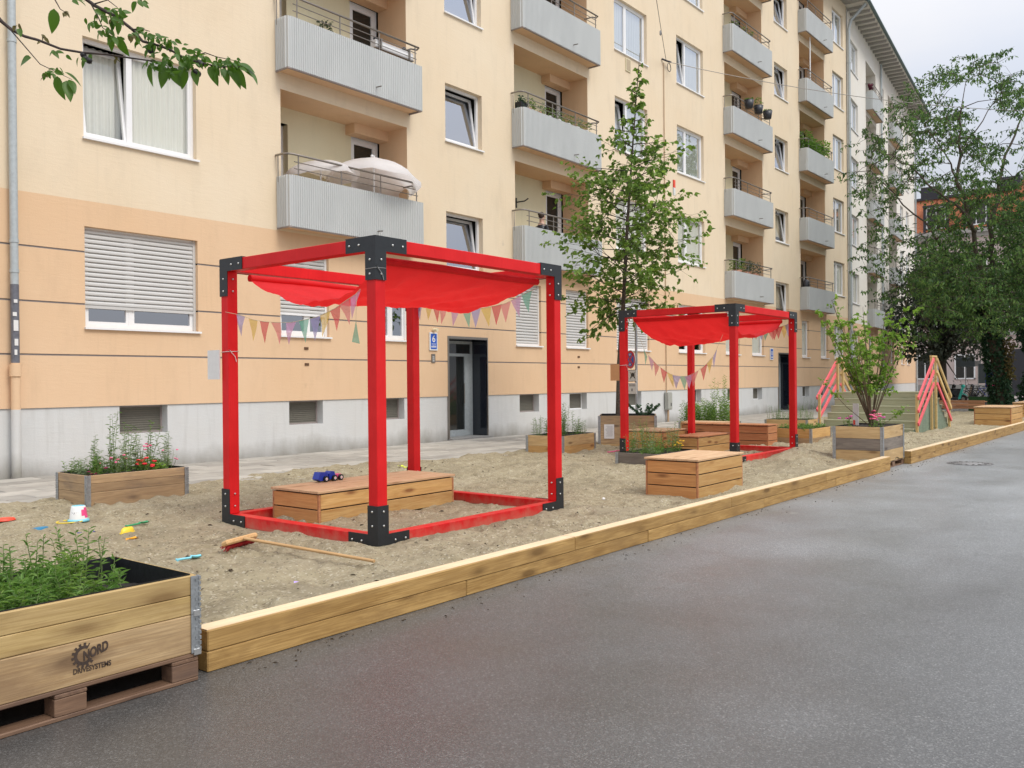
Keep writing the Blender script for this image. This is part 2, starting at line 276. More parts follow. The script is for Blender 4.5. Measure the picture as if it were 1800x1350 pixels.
k = NB('clay_roof_tiles'); br = k.noise(k.coords((1, 6, 9)), 2, 4); k.base(k.mix(k.ramp(br, [(.35, 0.), (.65, 1.)]), (.42, .13, .06), (.62, .22, .10))); k.rough(.8); k.bump(br, .6, .05); CLAY = k.m
k = NB('rope_hanging'); k.base((.55, .45, .30)); k.rough(.9); ROPE = k.m
PARASOL = m_thin('parasol_cloth', (.97, .94, .93), .0, .5)

# ------------------------------------------------------------------ mesh helpers
class MB:
    def __init__(s): s.v = []; s.f = []; s.mi = []; s.sm = []
    def add(s, vs, fs, mi=0, smooth=False):
        o = len(s.v); s.v += [tuple(x) for x in vs]; s.f += [tuple(i+o for i in f) for f in fs]; s.mi += [mi]*len(fs); s.sm += [smooth]*len(fs)
    def quad(s, a, b, c, d, mi=0): s.add([a, b, c, d], [(0, 1, 2, 3)], mi)
    def box(s, x0, y0, z0, x1, y1, z1, mi=0, bev=0.):
        if bev <= 0:
            s.add([(x0, y0, z0), (x1, y0, z0), (x1, y1, z0), (x0, y1, z0), (x0, y0, z1), (x1, y0, z1), (x1, y1, z1), (x0, y1, z1)],
                  [(0, 3, 2, 1), (4, 5, 6, 7), (0, 1, 5, 4), (1, 2, 6, 5), (2, 3, 7, 6), (3, 0, 4, 7)], mi)
        else:
            b = min(bev, (x1-x0)*.4, (y1-y0)*.4, (z1-z0)*.4)
            def ring(z, d): return [(x0+d+b*0, y0+d, z)]
            vs = []
            for (z, e) in ((z0, b), (z0+b, 0), (z1-b, 0), (z1, b)):
                X0, X1, Y0, Y1 = x0+e, x1-e, y0+e, y1-e; c = b if e == 0 else b*.3
                vs += [(X0+c, Y0, z), (X1-c, Y0, z), (X1, Y0+c, z), (X1, Y1-c, z), (X1-c, Y1, z), (X0+c, Y1, z), (X0, Y1-c, z), (X0, Y0+c, z)]
            fs = [tuple(range(7, -1, -1)), tuple(range(24, 32))]
            for r in range(3):
                for i in range(8): j = (i+1) % 8; fs.append((r*8+i, r*8+j, r*8+8+j, r*8+8+i))
            s.add(vs, fs, mi)
    def tube(s, pts, r, n=8, mi=0, cap=True, smooth=True):
        pts = [Vector(p) for p in pts]; rs = r if isinstance(r, (list, tuple)) else [r]*len(pts); vs = []; fs = []
        t0 = (pts[1]-pts[0]).normalized(); a = t0.orthogonal().normalized(); 
        for i, p in enumerate(pts):
            t = (pts[min(i+1, len(pts)-1)]-pts[max(i-1, 0)])
            t = t.normalized() if t.length > 1e-9 else t0
            a = (a-t*a.dot(t)); a = a.normalized() if a.length > 1e-6 else t.orthogonal().normalized(); b = t.cross(a)
            for j in range(n): an = 2*math.pi*j/n; vs.append(p+(a*math.cos(an)+b*math.sin(an))*rs[i])
        for i in range(len(pts)-1):
            for j in range(n): q = (j+1) % n; fs.append((i*n+j, i*n+q, (i+1)*n+q, (i+1)*n+j))
        s.add(vs, fs, mi, smooth)
        if cap: s.add(vs[:n], [tuple(range(n-1, -1, -1))], mi); s.add(vs[-n:], [tuple(range(n))], mi)
    def lathe(s, prof, c=(0, 0, 0), n=20, mi=0, smooth=True):
        vs = []; fs = []
        for (r, z) in prof:
            for j in range(n): a = 2*math.pi*j/n; vs.append((c[0]+r*math.cos(a), c[1]+r*math.sin(a), c[2]+z))
        for i in range(len(prof)-1):
            for j in range(n): q = (j+1) % n; fs.append((i*n+j, i*n+q, (i+1)*n+q, (i+1)*n+j))
        s.add(vs, fs, mi, smooth)
    def prism(s, poly, ax, d0, d1, mi=0):
        # poly: list of 2D points; ax 'y' -> (x,z) extruded along y, 'x' -> (y,z), 'z' -> (x,y)
        def P(p, d): return {'y': (p[0], d, p[1]), 'x': (d, p[0], p[1]), 'z': (p[0], p[1], d)}[ax]
        n = len(poly); vs = [P(p, d0) for p in poly]+[P(p, d1) for p in poly]
        fs = [tuple(range(n)), tuple(range(2*n-1, n-1, -1))]+[(i, i+n, (i+1) % n+n, (i+1) % n) for i in range(n)]; s.add(vs, fs, mi)
    def sphere(s, c, r, n=10, mi=0, sc=(1, 1, 1)):
        vs = []; fs = []; m = n//2+1
        for i in range(m+1):
            ph = math.pi*i/m
            for j in range(n): a = 2*math.pi*j/n; vs.append((c[0]+r*sc[0]*math.sin(ph)*math.cos(a), c[1]+r*sc[1]*math.sin(ph)*math.sin(a), c[2]+r*sc[2]*math.cos(ph)))
        for i in range(m):
            for j in range(n): q = (j+1) % n; fs.append((i*n+j, (i+1)*n+j, (i+1)*n+q, i*n+q))
        s.add(vs, fs, mi, True)
    def mesh(s, name, mats, off=None):
        me = bpy.data.meshes.new(name); vs = s.v
        if off is not None: vs = [(a-off[0], b-off[1], c-off[2]) for a, b, c in vs]
        me.from_pydata(vs, [], s.f); mats = mats if isinstance(mats, (list, tuple)) else [mats]
        for m in mats: me.materials.append(m)
        me.polygons.foreach_set('material_index', s.mi); me.polygons.foreach_set('use_smooth', s.sm); me.update(); return me
    def build(s, name, mats, parent=None, loc=(0, 0, 0), rot=(0, 0, 0), off=None):
        return link(name, s.mesh(name, mats, off), parent, loc, rot)
def link(name, me, parent=None, loc=(0, 0, 0), rot=(0, 0, 0), scale=None):
    o = bpy.data.objects.new(name, me); COL.objects.link(o); o.parent = parent; o.location = loc; o.rotation_euler = rot
    if scale: o.scale = scale
    return o
def tag(o, label=None, cat=None, group=None, kind=None):
    if label: o['label'] = label
    if cat: o['category'] = cat
    if group: o['group'] = group
    if kind: o['kind'] = kind
    return o
def thing(name, label, cat, loc=(0, 0, 0), rz=0., group=None):
    o = bpy.data.objects.new(name, None); COL.objects.link(o); o.location = loc; o.rotation_euler = (0, 0, rz); o.empty_display_size = .2
    return tag(o, label, cat, group)
def np_mesh(name, verts, faces, mat, smooth=False):
    me = bpy.data.meshes.new(name); verts = np.asarray(verts, dtype=np.float32); faces = np.asarray(faces, dtype=np.int32)
    nv, (nf, k) = len(verts), faces.shape
    me.vertices.add(nv); me.vertices.foreach_set('co', verts.ravel()); me.loops.add(nf*k); me.loops.foreach_set('vertex_index', faces.ravel())
    me.polygons.add(nf); me.polygons.foreach_set('loop_start', np.arange(0, nf*k, k, dtype=np.int32)); me.polygons.foreach_set('loop_total', np.full(nf, k, dtype=np.int32))
    me.polygons.foreach_set('use_smooth', np.full(nf, smooth)); me.materials.append(mat); me.update(calc_edges=True); return me
def nrm(a): return a/np.maximum(np.linalg.norm(a, axis=1, keepdims=True), 1e-9)
def leaves_mesh(name, P, D, size, mat, width=.5, fold=.25, droop=.0, up=None):
    """P base points (n,3), D directions, size (n,)  -> folded diamond leaves of six corners"""
    P = np.asarray(P, float); D = nrm(np.asarray(D, float)); n = len(P); size = np.asarray(size, float).reshape(-1, 1)
    U = rng.normal(size=(n, 3))*.55+np.array([0, 0, 1.]) if up is None else up
    Sd = nrm(np.cross(D, U)); Nn = nrm(np.cross(Sd, D))
    w = size*width*.5
    m1 = P+D*size*.32-Nn*size*droop*.1; m2 = P+D*size*.66-Nn*size*droop*.35; tip = P+D*size-Nn*size*droop
    vs = np.stack([P, m1+Sd*w+Nn*w*fold, m2+Sd*w*.8+Nn*w*fold, tip, m2-Sd*w*.8+Nn*w*fold, m1-Sd*w+Nn*w*fold], 1).reshape(-1, 3)
    b = np.arange(n)[:, None]*6
    f = np.concatenate([b+np.array([[0, 1, 2, 3]]), b+np.array([[0, 3, 4, 5]])], 0)
    return np_mesh(name, vs, f, mat)
def vnoise(x, y, sc, seed=0):
    r = np.random.default_rng(seed).random((64, 64)); X = x*sc; Y = y*sc; xi = np.floor(X).astype(int); yi = np.floor(Y).astype(int); fx = X-xi; fy = Y-yi
    fx = fx*fx*(3-2*fx); fy = fy*fy*(3-2*fy); g = lambda a, b: r[a % 64, b % 64]
    return (g(xi, yi)*(1-fx)+g(xi+1, yi)*fx)*(1-fy)+(g(xi, yi+1)*(1-fx)+g(xi+1, yi+1)*fx)*fy
def fbm(x, y, sc, oct=4, seed=0, gain=.5):
    a = 1; t = 0; s = 0
    for i in range(oct): t = t+a*vnoise(x+i*7.3, y-i*3.1, sc*2**i, seed+i); s += a; a *= gain
    return t/s-.5

# ------------------------------------------------------------------ ground
m = MB(); m.quad((-300, -300, -.01), (500, -300, -.01), (500, 400, -.01), (-300, 400, -.01)); tag(m.build('ground', CONC), kind='structure')
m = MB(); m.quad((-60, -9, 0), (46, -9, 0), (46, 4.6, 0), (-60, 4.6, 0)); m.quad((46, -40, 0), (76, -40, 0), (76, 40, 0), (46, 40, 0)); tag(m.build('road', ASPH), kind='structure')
# sand bed: real relief
xs = [-3.0]
while xs[-1] < 41: xs.append(xs[-1]+(.10 if xs[-1] < 1.2 else .026+.0052*max(0, xs[-1]-2.4)))
xs = np.array(xs); ys = np.concatenate([np.arange(4.2, 8.5, .034), np.arange(8.5, 12.4, .055)])
X, Y = np.meshgrid(xs, ys, indexing='ij')
z = .135+fbm(X, Y, .7, 3, 3)*.07+fbm(X, Y, 3.2, 4, 11, .55)*.11+fbm(X, Y, 13, 3, 23, .6)*.022
lump = fbm(X, Y, 6.0, 3, 31); z += np.clip(lump-.12, 0, 1)*.16
for i in range(520):   # footprints and scuffs
    cx, cy = rng.uniform(2.6, 24), rng.uniform(4.4, 11); a = rng.uniform(0, math.pi); dx, dy = X-cx, Y-cy
    u = dx*math.cos(a)+dy*math.sin(a); w = -dx*math.sin(a)+dy*math.cos(a); d2 = (u/.14)**2+(w/.065)**2
    z += -.040*np.exp(-d2*1.2)+.016*np.exp(-(np.sqrt(d2)-1.6)**2*4)
for (hx, hy, hh, hr) in ((13.4, 4.95, .13, .35), (15.0, 5.6, .16, .4), (18.9, 6.0, .22, .45), (19.4, 5.4, .12, .5), (17.0, 5.0, .12, .3), (5.1, 7.8, .05, .2), (20.8, 6.5, .15, .4), (3.5, 7.6, .06, .4)):
    z += hh*np.exp(-(((X-hx)/hr)**2+((Y-hy)/hr)**2))
for (fx0, fx1, fy0, fy1) in ((5.12, 7.80, 5.49, 7.71), (13.6, 16.3, 6.1, 8.3)):   # the sand lies low along the frames' feet
    ddx = np.maximum(np.abs(X-(fx0+fx1)/2)-(fx1-fx0)/2+.06, 0); ddy = np.maximum(np.abs(Y-(fy0+fy1)/2)-(fy1-fy0)/2+.06, 0); dout = np.hypot(ddx, ddy)
    ring = np.exp(-(dout/.16)**2)*np.exp(-(np.minimum(np.maximum((fx1-fx0)/2-.06-np.abs(X-(fx0+fx1)/2), 0), np.maximum((fy1-fy0)/2-.06-np.abs(Y-(fy0+fy1)/2), 0))/.18)**2)
    z = z*(1-ring)+np.minimum(z, .108+.25*(z-.135))*ring
edge = 11.05+fbm(X, X*0, .5, 3, 41)*1.5+fbm(X, Y, 2.5, 3, 47)*.4 - np.clip((X-9), 0, 8)*.06
z -= np.clip(Y-edge, 0, 2)*.22; z -= np.clip(4.36-Y, 0, 1)*.10
z = np.where(X > 38, z-(X-38)*.08, z)
xs_s, ys_s, Zs = xs, ys, z
nx, ny = X.shape; idx = np.arange(nx*ny).reshape(nx, ny)
F = np.stack([idx[:-1, :-1], idx[1:, :-1], idx[1:, 1:], idx[:-1, 1:]], -1).reshape(-1, 4)
tag(link('sand', np_mesh('sand', np.stack([X, Y, z], -1).reshape(-1, 3), F, SAND, True)), kind='structure')
# pavement by the wall, with its slabs
m = MB(); m.quad((-10, 9.9, .078), (72, 9.9, .078), (72, 26, .078), (-10, 26, .078)); pav = tag(m.build('pavement', GROOVE), kind='structure')
slab_me = {}
def slab_mesh(w, d):
    key = (round(w, 2), round(d, 2))
    if key not in slab_me:
        b = MB(); b.box(-w/2, -d/2, -.03, w/2, d/2, 0, 0, .006); slab_me[key] = b.mesh('slab', SLAB)
    return slab_me[key]
rows = []; y = 10.15; j = 0
for d in (.42, .42, .42, .42, .42, .42, .42, .42, .42): rows.append((y+d/2, d, j)); y += d+.006; j += 1
restm = MB(); cnt = 0
for (yc, d, j) in rows:
    x = 3.2+(.35 if j % 2 else 0); 
    while x < 60:
        w = .70; yy = yc
        if x < 25 and cnt < 290: link('slab', slab_mesh(w-.016, d-.010), pav, (x+w/2, yy, .118+random.uniform(-.0035, .0035)), (random.uniform(-.004, .004), random.uniform(-.004, .004), 0)); cnt += 1
        else: restm.box(x, yy-d/2, .09, x+w-.008, yy+d/2, .118+random.uniform(-.003, .003))
        x += w
tag(restm.build('slab_row', SLAB, pav), kind='stuff')

# ------------------------------------------------------------------ facade builders (local frame: x along the wall, y into the building, z up)
def wall_with_holes(root, name, mat, x0, x1, z0, z1, holes, y=0., revmat=None):
    """holes: (x0,x1,z0,z1,depth)"""
    m = MB(); hs = [h for h in holes if h[1] > x0 and h[0] < x1 and h[3] > z0 and h[2] < z1]
    bx = sorted({x0, x1}|{min(max(v, x0), x1) for h in hs for v in h[:2]}); bz = sorted({z0, z1}|{min(max(v, z0), z1) for h in hs for v in h[2:4]})
    for i in range(len(bx)-1):
        # merge cells vertically
        run = None
        for j in range(len(bz)-1):
            cx, cz = (bx[i]+bx[i+1])/2, (bz[j]+bz[j+1])/2
            inside = any(h[0] < cx < h[1] and h[2] < cz < h[3] for h in hs)
            if inside:
                if run is not None: m.quad((bx[i], y, run), (bx[i+1], y, run), (bx[i+1], y, bz[j]), (bx[i], y, bz[j])); run = None
            elif run is None: run = bz[j]
        if run is not None: m.quad((bx[i], y, run), (bx[i+1], y, run), (bx[i+1], y, z1), (bx[i], y, z1))
    for h in hs:
        a, b, c, e, d = h; c2, e2 = max(c, z0), min(e, z1); a = max(a, x0); b = min(b, x1)
        m.quad((a, y, c2), (a, y, e2), (a, y+d, e2), (a, y+d, c2)); m.quad((b, y, c2), (b, y+d, c2), (b, y+d, e2), (b, y, e2))
        if e <= z1: m.quad((a, y, e), (b, y, e), (b, y+d, e), (a, y+d, e))
        if c >= z0: m.quad((a, y, c), (a, y+d, c), (b, y+d, c), (b, y, c))
    return m.build(name, mat, root)

def frame_ring(m, x0, x1, z0, z1, y, t, d, mi=0):
    m.box(x0, y, z0, x0+t, y+d, z1, mi); m.box(x1-t, y, z0, x1, y+d, z1, mi); m.box(x0+t, y, z0, x1-t, y+d, z0+t, mi); m.box(x0+t, y, z1-t, x1-t, y+d, z1, mi)
def curtain(root, x0, x1, z0, z1, y, mat, amp=.025, per=.11):
    n = max(4, int((x1-x0)/per*6)); vs = []; ph = random.uniform(0, 6)
    for i in range(n+1):
        x = x0+(x1-x0)*i/n; yy = y+amp*math.sin(ph+(x-x0)/per*6.28+.6*math.sin(x*9)); vs += [(x, yy, z0), (x, yy, z1)]
    m = MB(); m.add(vs, [(2*i, 2*i+2, 2*i+3, 2*i+1) for i in range(n)], 0, True); return m.build('curtain', mat, root)
def window(root, x0, x1, z0, z1, split=None, tilt=None, curt=True, shutter=0., cmat=None, slats=False, dep=.13, half=False):
    y = dep-.03; t = .06
    m = MB(); frame_ring(m, x0, x1, z0, z1, y, t, .06)
    if split: xm = x0+(x1-x0)*split; m.box(xm-.03, y, z0+t, xm+.03, y+.06, z1-t)
    w = m.build('window', PVC, root)
    s = MB(); s.box(x0-.02, -.05, z0-.035, x1+.04, y+.002, z0-.002); s.build('window_sill', PVC, w)
    cells = [(x0+t, x1-t)] if not split else [(x0+t, xm-.03), (xm+.03, x1-t)]
    for i, (a, b) in enumerate(cells):
        open_ = tilt == i
        q = MB(); frame_ring(q, a-.012, b+.012, 0, z1-z0-2*t+.024, -.03, .055, .05); g = MB(); g.quad((a+.04, -.005, .05), (b-.04, -.005, .05), (b-.04, -.005, z1-z0-2*t-.04), (a+.04, -.005, z1-z0-2*t-.04))
        rx = -R(8.5) if open_ else 0
        q.build('sash', PVC, w, (0, y+.035, z0+t-.012), (rx, 0, 0)); g.build('pane', GLASSC if curt and z0 < 8 else GLASS, w, (0, y+.035, z0+t-.012), (rx, 0, 0))
    if curt: 
        zc = z1-.02
        if half: zc = z0+(z1-z0)*.55
        for i, (a, b) in enumerate(cells): curtain(w, a-.05 if i else a-.2, b+.05 if i < len(cells)-1 else b+.2, z0-.05, zc, y+(.28 if tilt == i else .085), cmat or CURT, .020)
    if shutter > 0:
        zb = z1-(z1-z0)*shutter; n = int(round((z1-.03-zb)/.078)); h = (z1-.03-zb)/n
        for i in range(1 if not slats else n):
            q = MB()
            for kk in (range(n) if not slats else [i]):
                za = zb+kk*h; prof = [(za+.006, y-.006), (za+h*.25, y-.022), (za+h*.6, y-.022), (za+h-.004, y-.008)]
                vs = [];
                for (zz, yy) in prof: vs += [(x0+.03, yy, zz), (x1-.05, yy, zz)]
                vs += [(x0+.03, y+.004, za+.006), (x1-.05, y+.004, za+.006), (x0+.03, y+.004, za+h-.004), (x1-.05, y+.004, za+h-.004)]
                q.add(vs, [(0, 1, 3, 2), (2, 3, 5, 4), (4, 5, 7, 6), (8, 9, 1, 0), (6, 7, 11, 10), (9, 8, 10, 11)])
            q.build('shutter_slat' if slats else 'shutter', SHUT, w)
        q = MB(); q.box(x0+.03, y-.028, zb-.045, x1-.05, y+.004, zb+.002); q.box(x1-.05, y-.03, z0, x1, y-.001, z1); q.box(x0, y-.03, z0, x0+.03, y-.001, z1)
        q.build('shutter_rail', PVC if not slats else SHUT, w)
    return w

# balcony meshes are made once per width and shared by all storeys
BAL = {}
def corrugated(m, p0, p1, z0, z1, nout, pitch=.053, amp=.013):
    p0, p1 = Vector(p0), Vector(p1); L_ = (p1-p0).length; n = max(2, int(L_/pitch)); d = (p1-p0)/n; o = Vector(nout); vs = []
    for i in range(n):
        a = p0+d*i
        for (f, h) in ((0, 0), (.42, 0), (.55, 1), (.87, 1)):
            q = a+d*f+o*(amp*h); vs += [(q.x, q.y, z0), (q.x, q.y, z1)]
    q = p1; vs += [(q.x, q.y, z0), (q.x, q.y, z1)]; k = len(vs)//2
    m.add(vs, [(2*i, 2*i+2, 2*i+3, 2*i+1) for i in range(k-1)])
def balcony(root, xa, xb, zf, prot=.39, hpar=1.01):
    """parapet bottom at zf; xa..xb outside edges"""
    w = round(xb-xa, 2)
    if w not in BAL:
        s = MB(); s.box(.03, -prot+.05, .03, w-.03, 0, .20); s.box(0, -prot+.005, 0, w, -prot+.05, .03, 1); s.box(0, -prot+.05, 0, .03, 0, .03, 1); s.box(w-.03, -prot+.05, 0, w, 0, .03, 1)
        p = MB(); c = .07
        corrugated(p, (0, 0, 0), (0, -prot+c, 0), .02, hpar, (-1, 0, 0)); corrugated(p, (0, -prot+c, 0), (c, -prot, 0), .02, hpar, (-.7, -.7, 0), .05, .004)
        corrugated(p, (c, -prot, 0), (w, -prot, 0), .02, hpar, (0, -1, 0)); corrugated(p, (w, -prot, 0), (w, 0, 0), .02, hpar, (1, 0, 0))
        p.box(.012, -prot+.014, .03, w-.012, -prot+.04, hpar-.004); p.box(.012, -prot+.04, .03, .04, 0, hpar-.004); p.box(w-.04, -prot+.04, .03, w-.012, 0, hpar-.004)
        r = MB(); zt = hpar+.41
        r.tube([(-.02, 0, zt), (-.01, -prot+.16, zt), (.04, -prot+.08, zt), (.10, -prot+.04, zt), (w-.05, -prot+.04, zt), (w-.05, -prot+.10, zt-.03), (w-.22, -prot+.12, zt-.05), (w-.22, 0, zt-.05)], .021, 6)
        for hz in (.14, .27): r.tube([(.16, -prot+.05, hpar+hz), (w-.12, -prot+.05, hpar+hz)], .010, 5)
        for i in range(4): x = .26+(w-.42)*i/3; r.tube([(x, -prot+.05, .5), (x, -prot+.05, zt)], .014, 5)
        r.tube([(.0, -.05, .9), (0, -.05, zt)], .011, 5)
        sp = MB(); sp.tube([(w*.62, -prot, .20), (w*.62, -prot-.16, .19)], .014, 6)
        BAL[w] = (s.mesh('balcony', [ORANGE, GROOVE]), p.mesh('parapet', CORR), r.mesh('railing', STEEL), sp.mesh('drain_spout', STEEL))
    a, b, c_, d = BAL[w]
    o = link('balcony', a, root, (xa, 0, zf)); link('parapet', b, o); link('railing', c_, o); link('drain_spout', d, o); return o
LOG = {}
def loggia(root, x0, x1, zf, dep=.90, h=2.72, left=True, wallm=ORANGE, backm=SOFT, doors=True):
    w = round(x1-x0, 2); key = (w, wallm.name)
    if key not in LOG:
        a = MB(); a.quad((0, .002, 0), (0, dep, 0), (0, dep, h), (0, .002, h)); a.quad((w, dep, 0), (w, .002, 0), (w, .002, h), (w, dep, h)); a.quad((0, .002, h), (0, dep, h), (w, dep, h), (w, .002, h))
        a.quad((0, .002, .16), (w, .002, .16), (w, dep, .16), (0, dep, .16)); a.box(w-1.02, dep-.30, h-.22, w-.0005, dep, h-.0005)
        b = MB(); b.quad((.86, dep, 0), (w-.86, dep, 0), (w-.86, dep, h), (.86, dep, h)); b.quad((0, dep, 2.38), (.86, dep, 2.38), (.86, dep, h), (0, dep, h)); b.quad((w-.86, dep, 2.52), (w, dep, 2.52), (w, dep, h), (w-.86, dep, h))
        b.quad((.86, dep, 0), (.86, dep, 2.38), (.86, dep+.22, 2.38), (.86, dep+.22, 0)); b.quad((w-.86, dep, 0), (w-.86, dep+.1, 0), (w-.86, dep+.1, 2.52), (w-.86, dep, 2.52))
        f = MB(); frame_ring(f, w-.86, w, .16, 2.52, dep+.06, .09, .05); frame_ring(f, w-.77, w-.09, .25, 2.43, dep+.07, .06, .05)
        g = MB(); g.quad((w-.75, dep+.10, .28), (w-.12, dep+.10, .28), (w-.12, dep+.10, 2.4), (w-.75, dep+.10, 2.4))
        f2 = MB(); frame_ring(f2, 0, .86, .16, 2.38, dep+.16, .08, .05); g2 = MB(); g2.quad((.05, dep+.19, .2), (.82, dep+.19, .2), (.82, dep+.19, 2.34), (.05, dep+.19, 2.34))
        LOG[key] = [a.mesh('loggia', wallm), b.mesh('back_wall', backm), f.mesh('balcony_door', PVC), g.mesh('pane', GLASSD), f2.mesh('balcony_door', PVC), g2.mesh('pane', GLASSD)]
    ms = LOG[key]; o = link('loggia', ms[0], root, (x0, 0, zf)); link('back_wall', ms[1], o)
    d = link('balcony_door', ms[2], root, (x0, 0, zf)); link('pane', ms[3], d); d = link('balcony_door', ms[4], root, (x0, 0, zf)); link('pane', ms[5], d)
    return o

CELLAR = m_plain('cellar_shutter', (.17, .16, .13), .8)
# ------------------------------------------------------------------ apricot and cream apartment block
FY = 14.2; bld = thing('apartment_building', 'long cream apartment block with apricot ground floor and rows of grey corrugated balconies', 'building', (0, FY, 0))
FH = 3.035; holes = []; cellar = []
AX = (6.94, 8.96); FX_ = (23.12, 25.1); GX = (27.1, 29.1); KX = (42.85, 44.42)
BX = (10.79, 14.24); DX = (18.17, 21.62); HX = (30.86, 34.36); JX = (38.5, 41.68); CX = (15.52, 16.86); IX = (35.66, 37.1)
def sill(kf): return 2.43+FH*kf+(.02 if kf else 0)
for kf in range(6):
    for (a, b) in (AX, FX_, GX, KX): holes.append((a, b, sill(kf), sill(kf)+1.62, .13))
for kf in range(5):
    for (a, b) in (BX, DX, HX, JX): holes.append((a, b, 4.50+FH*kf+.08, 4.50+FH*kf+2.72, .002))
    for (a, b) in (CX, IX): holes.append((a, b, 4.17+FH*kf, 5.53+FH*kf, .16))
gf = [(10.74, 11.95), (13.05, 14.23), (18.16, 19.26), (20.44, 21.56), (30.8, 32.05), (33.2, 34.38), (38.6, 39.5), (40.98, 42.0)]
for (a, b) in gf: holes.append((a, b, 2.43, 4.05, .13))
doors = [(15.57, 16.97), (35.9, 37.3)]
for (a, b) in doors: holes.append((a, b, .10, 2.52, .55))
grv = [1.975, 2.795, 3.635]
UP0 = 4.46
wall_with_holes(bld, 'upper_wall', CREAM, 3.6, 44.93, UP0, 19.95, holes)
prev = 1.15
for gz in grv+[UP0]:
    top = gz-.014 if gz != UP0 else UP0
    wall_with_holes(bld, 'ground_floor_wall', ORANGE, 3.6, 44.93, prev, top, holes); prev = gz+.014
for gz in grv:
    m = MB(); hs = sorted([h for h in holes if h[2] < gz < h[3]]); x = 3.6
    for h in hs+[(44.93, 0, 0, 0)]:
        if h[0] > x: m = MB(); m.quad((x, .012, gz-.016), (h[0], .012, gz-.016), (h[0], .012, gz+.016), (x, .012, gz+.016)); m.build('wall_groove', GROOVE, bld)
        x = h[1]
cw = [(7.5, 8.36), (10.94, 11.78), (13.28, 14.1), (18.31, 19.16), (20.6, 21.48), (23.8, 24.6), (28.0, 28.8), (30.95, 31.8), (33.3, 34.2), (38.66, 39.5), (41.0, 41.85)]
ch = [(a, b, .67, 1.14, .24) for a, b in cw]+[(a, b, .10, 1.2, .55) for a, b in doors]
wall_with_holes(bld, 'plinth', PLINTH, 3.6, 44.93, 0, 1.16, ch, y=.022)
for (a, b) in cw:
    m = MB(); frame_ring(m, a, b, .67, 1.14, .20, .03, .03); m.quad((a+.02, .225, .69), (b-.02, .225, .69), (b-.02, .225, 1.12), (a+.02, .225, 1.12), 1)
    for i in range(11): zz = .70+i*.038; m.box(a+.03, .212, zz, b-.03, .222, zz+.022, 1)
    m.build('cellar_window', [PVC if a > 20 else GROOVE, CELLAR], bld)
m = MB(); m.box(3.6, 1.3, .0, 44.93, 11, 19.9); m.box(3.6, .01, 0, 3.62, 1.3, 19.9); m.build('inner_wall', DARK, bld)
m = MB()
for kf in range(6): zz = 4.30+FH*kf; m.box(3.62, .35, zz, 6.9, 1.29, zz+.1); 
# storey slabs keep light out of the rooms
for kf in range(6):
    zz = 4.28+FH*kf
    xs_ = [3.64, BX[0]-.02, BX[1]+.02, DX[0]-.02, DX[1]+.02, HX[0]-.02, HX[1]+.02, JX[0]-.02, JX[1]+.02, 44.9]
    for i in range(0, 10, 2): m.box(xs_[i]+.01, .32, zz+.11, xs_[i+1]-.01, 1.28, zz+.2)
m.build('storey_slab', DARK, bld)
# windows
window(bld, *AX, sill(0), sill(0)+1.62, .40, curt=False, shutter=.78, slats=True)
window(bld, *AX, sill(1), sill(1)+1.62, .40, tilt=0)
for (a, b), sh in zip(gf, (.72, .5, 1., 1., .0, .0, .0, .0)):
    window(bld, a, b, sill(0), sill(0)+1.62, None if a > 15 else .6, curt=sh == 0, shutter=.97 if sh == 1. else sh)
tl = {(0, 2): 0, (1, 3): 0}
for kf in range(6):
    window(bld, *FX_, sill(kf), sill(kf)+1.62, .40, tilt=0 if kf == 2 else None, shutter=.97 if kf == 0 else 0, curt=kf != 0)
    window(bld, *GX, sill(kf), sill(kf)+1.62, .38, tilt=0 if kf == 3 else None, curt=kf > 0, half=kf == 0)
    window(bld, *KX, sill(kf), sill(kf)+1.6, .42, curt=True, cmat=MATS['curtain_beige'] if kf == 2 else CURT)
for kf in range(2, 6): window(bld, *AX, sill(kf), sill(kf)+1.62, .40)
for kf in range(5):
    window(bld, *CX, 4.17+FH*kf, 5.53+FH*kf, None, tilt=0, curt=False, dep=.16)
    window(bld, *IX, 4.17+FH*kf, 5.53+FH*kf, None, tilt=0, curt=kf in (0, 1, 3), cmat=MATS['curtain_beige'], dep=.16)
    for (a, b) in (BX, DX, HX, JX):
        balcony(bld, a-.11, b+.10, 4.48+FH*kf); loggia(bld, a, b, 4.50+FH*kf)
# entrance doors
for (a, b) in doors:
    m = MB(); m.box(a-.05, -.012, .12, a, .10, 2.58); m.box(b, -.012, .12, b+.03, .10, 2.58); m.box(a, -.012, 2.52, b, .10, 2.58)
    df = m.build('door_surround', STEEL, bld)
    m = MB(); m.quad((a, .02, .1), (a, .54, .1), (a, .54, 2.52), (a, .02, 2.52)); m.quad((b-.003, .54, .1), (b-.003, .02, .1), (b-.003, .02, 2.52), (b-.003, .54, 2.52)); m.quad((a, .02, 2.517), (a, .54, 2.517), (b, .54, 2.517), (b, .02, 2.517)); m.build('dark_tiled_reveal', DARKREV, bld)
    m = MB(); frame_ring(m, a, b, .13, 2.5, .48, .07, .06); m.box(a+.07, .48, 2.12, b-.07, .54, 2.19); m.box(a+.07, .485, .135, b-.07, .53, .30)
    m.box(b-.30, .482, .3, b-.07, .538, 2.12); ed = m.build('entrance_door', PIPE, bld)
    g = MB(); g.quad((a+.06, .51, .29), (b-.06, .51, .29), (b-.06, .51, 2.5), (a+.06, .51, 2.5)); g.build('pane', GLASSD, ed)
    h = MB(); h.tube([(b-.36, .44, .95), (b-.36, .44, 1.45)], .014, 6); h.build('handle', STEEL, ed)
    s = MB(); s.box(a-.05, -.14, .10, b+.05, .47, .145); s.build('doorstep', CONC, bld)
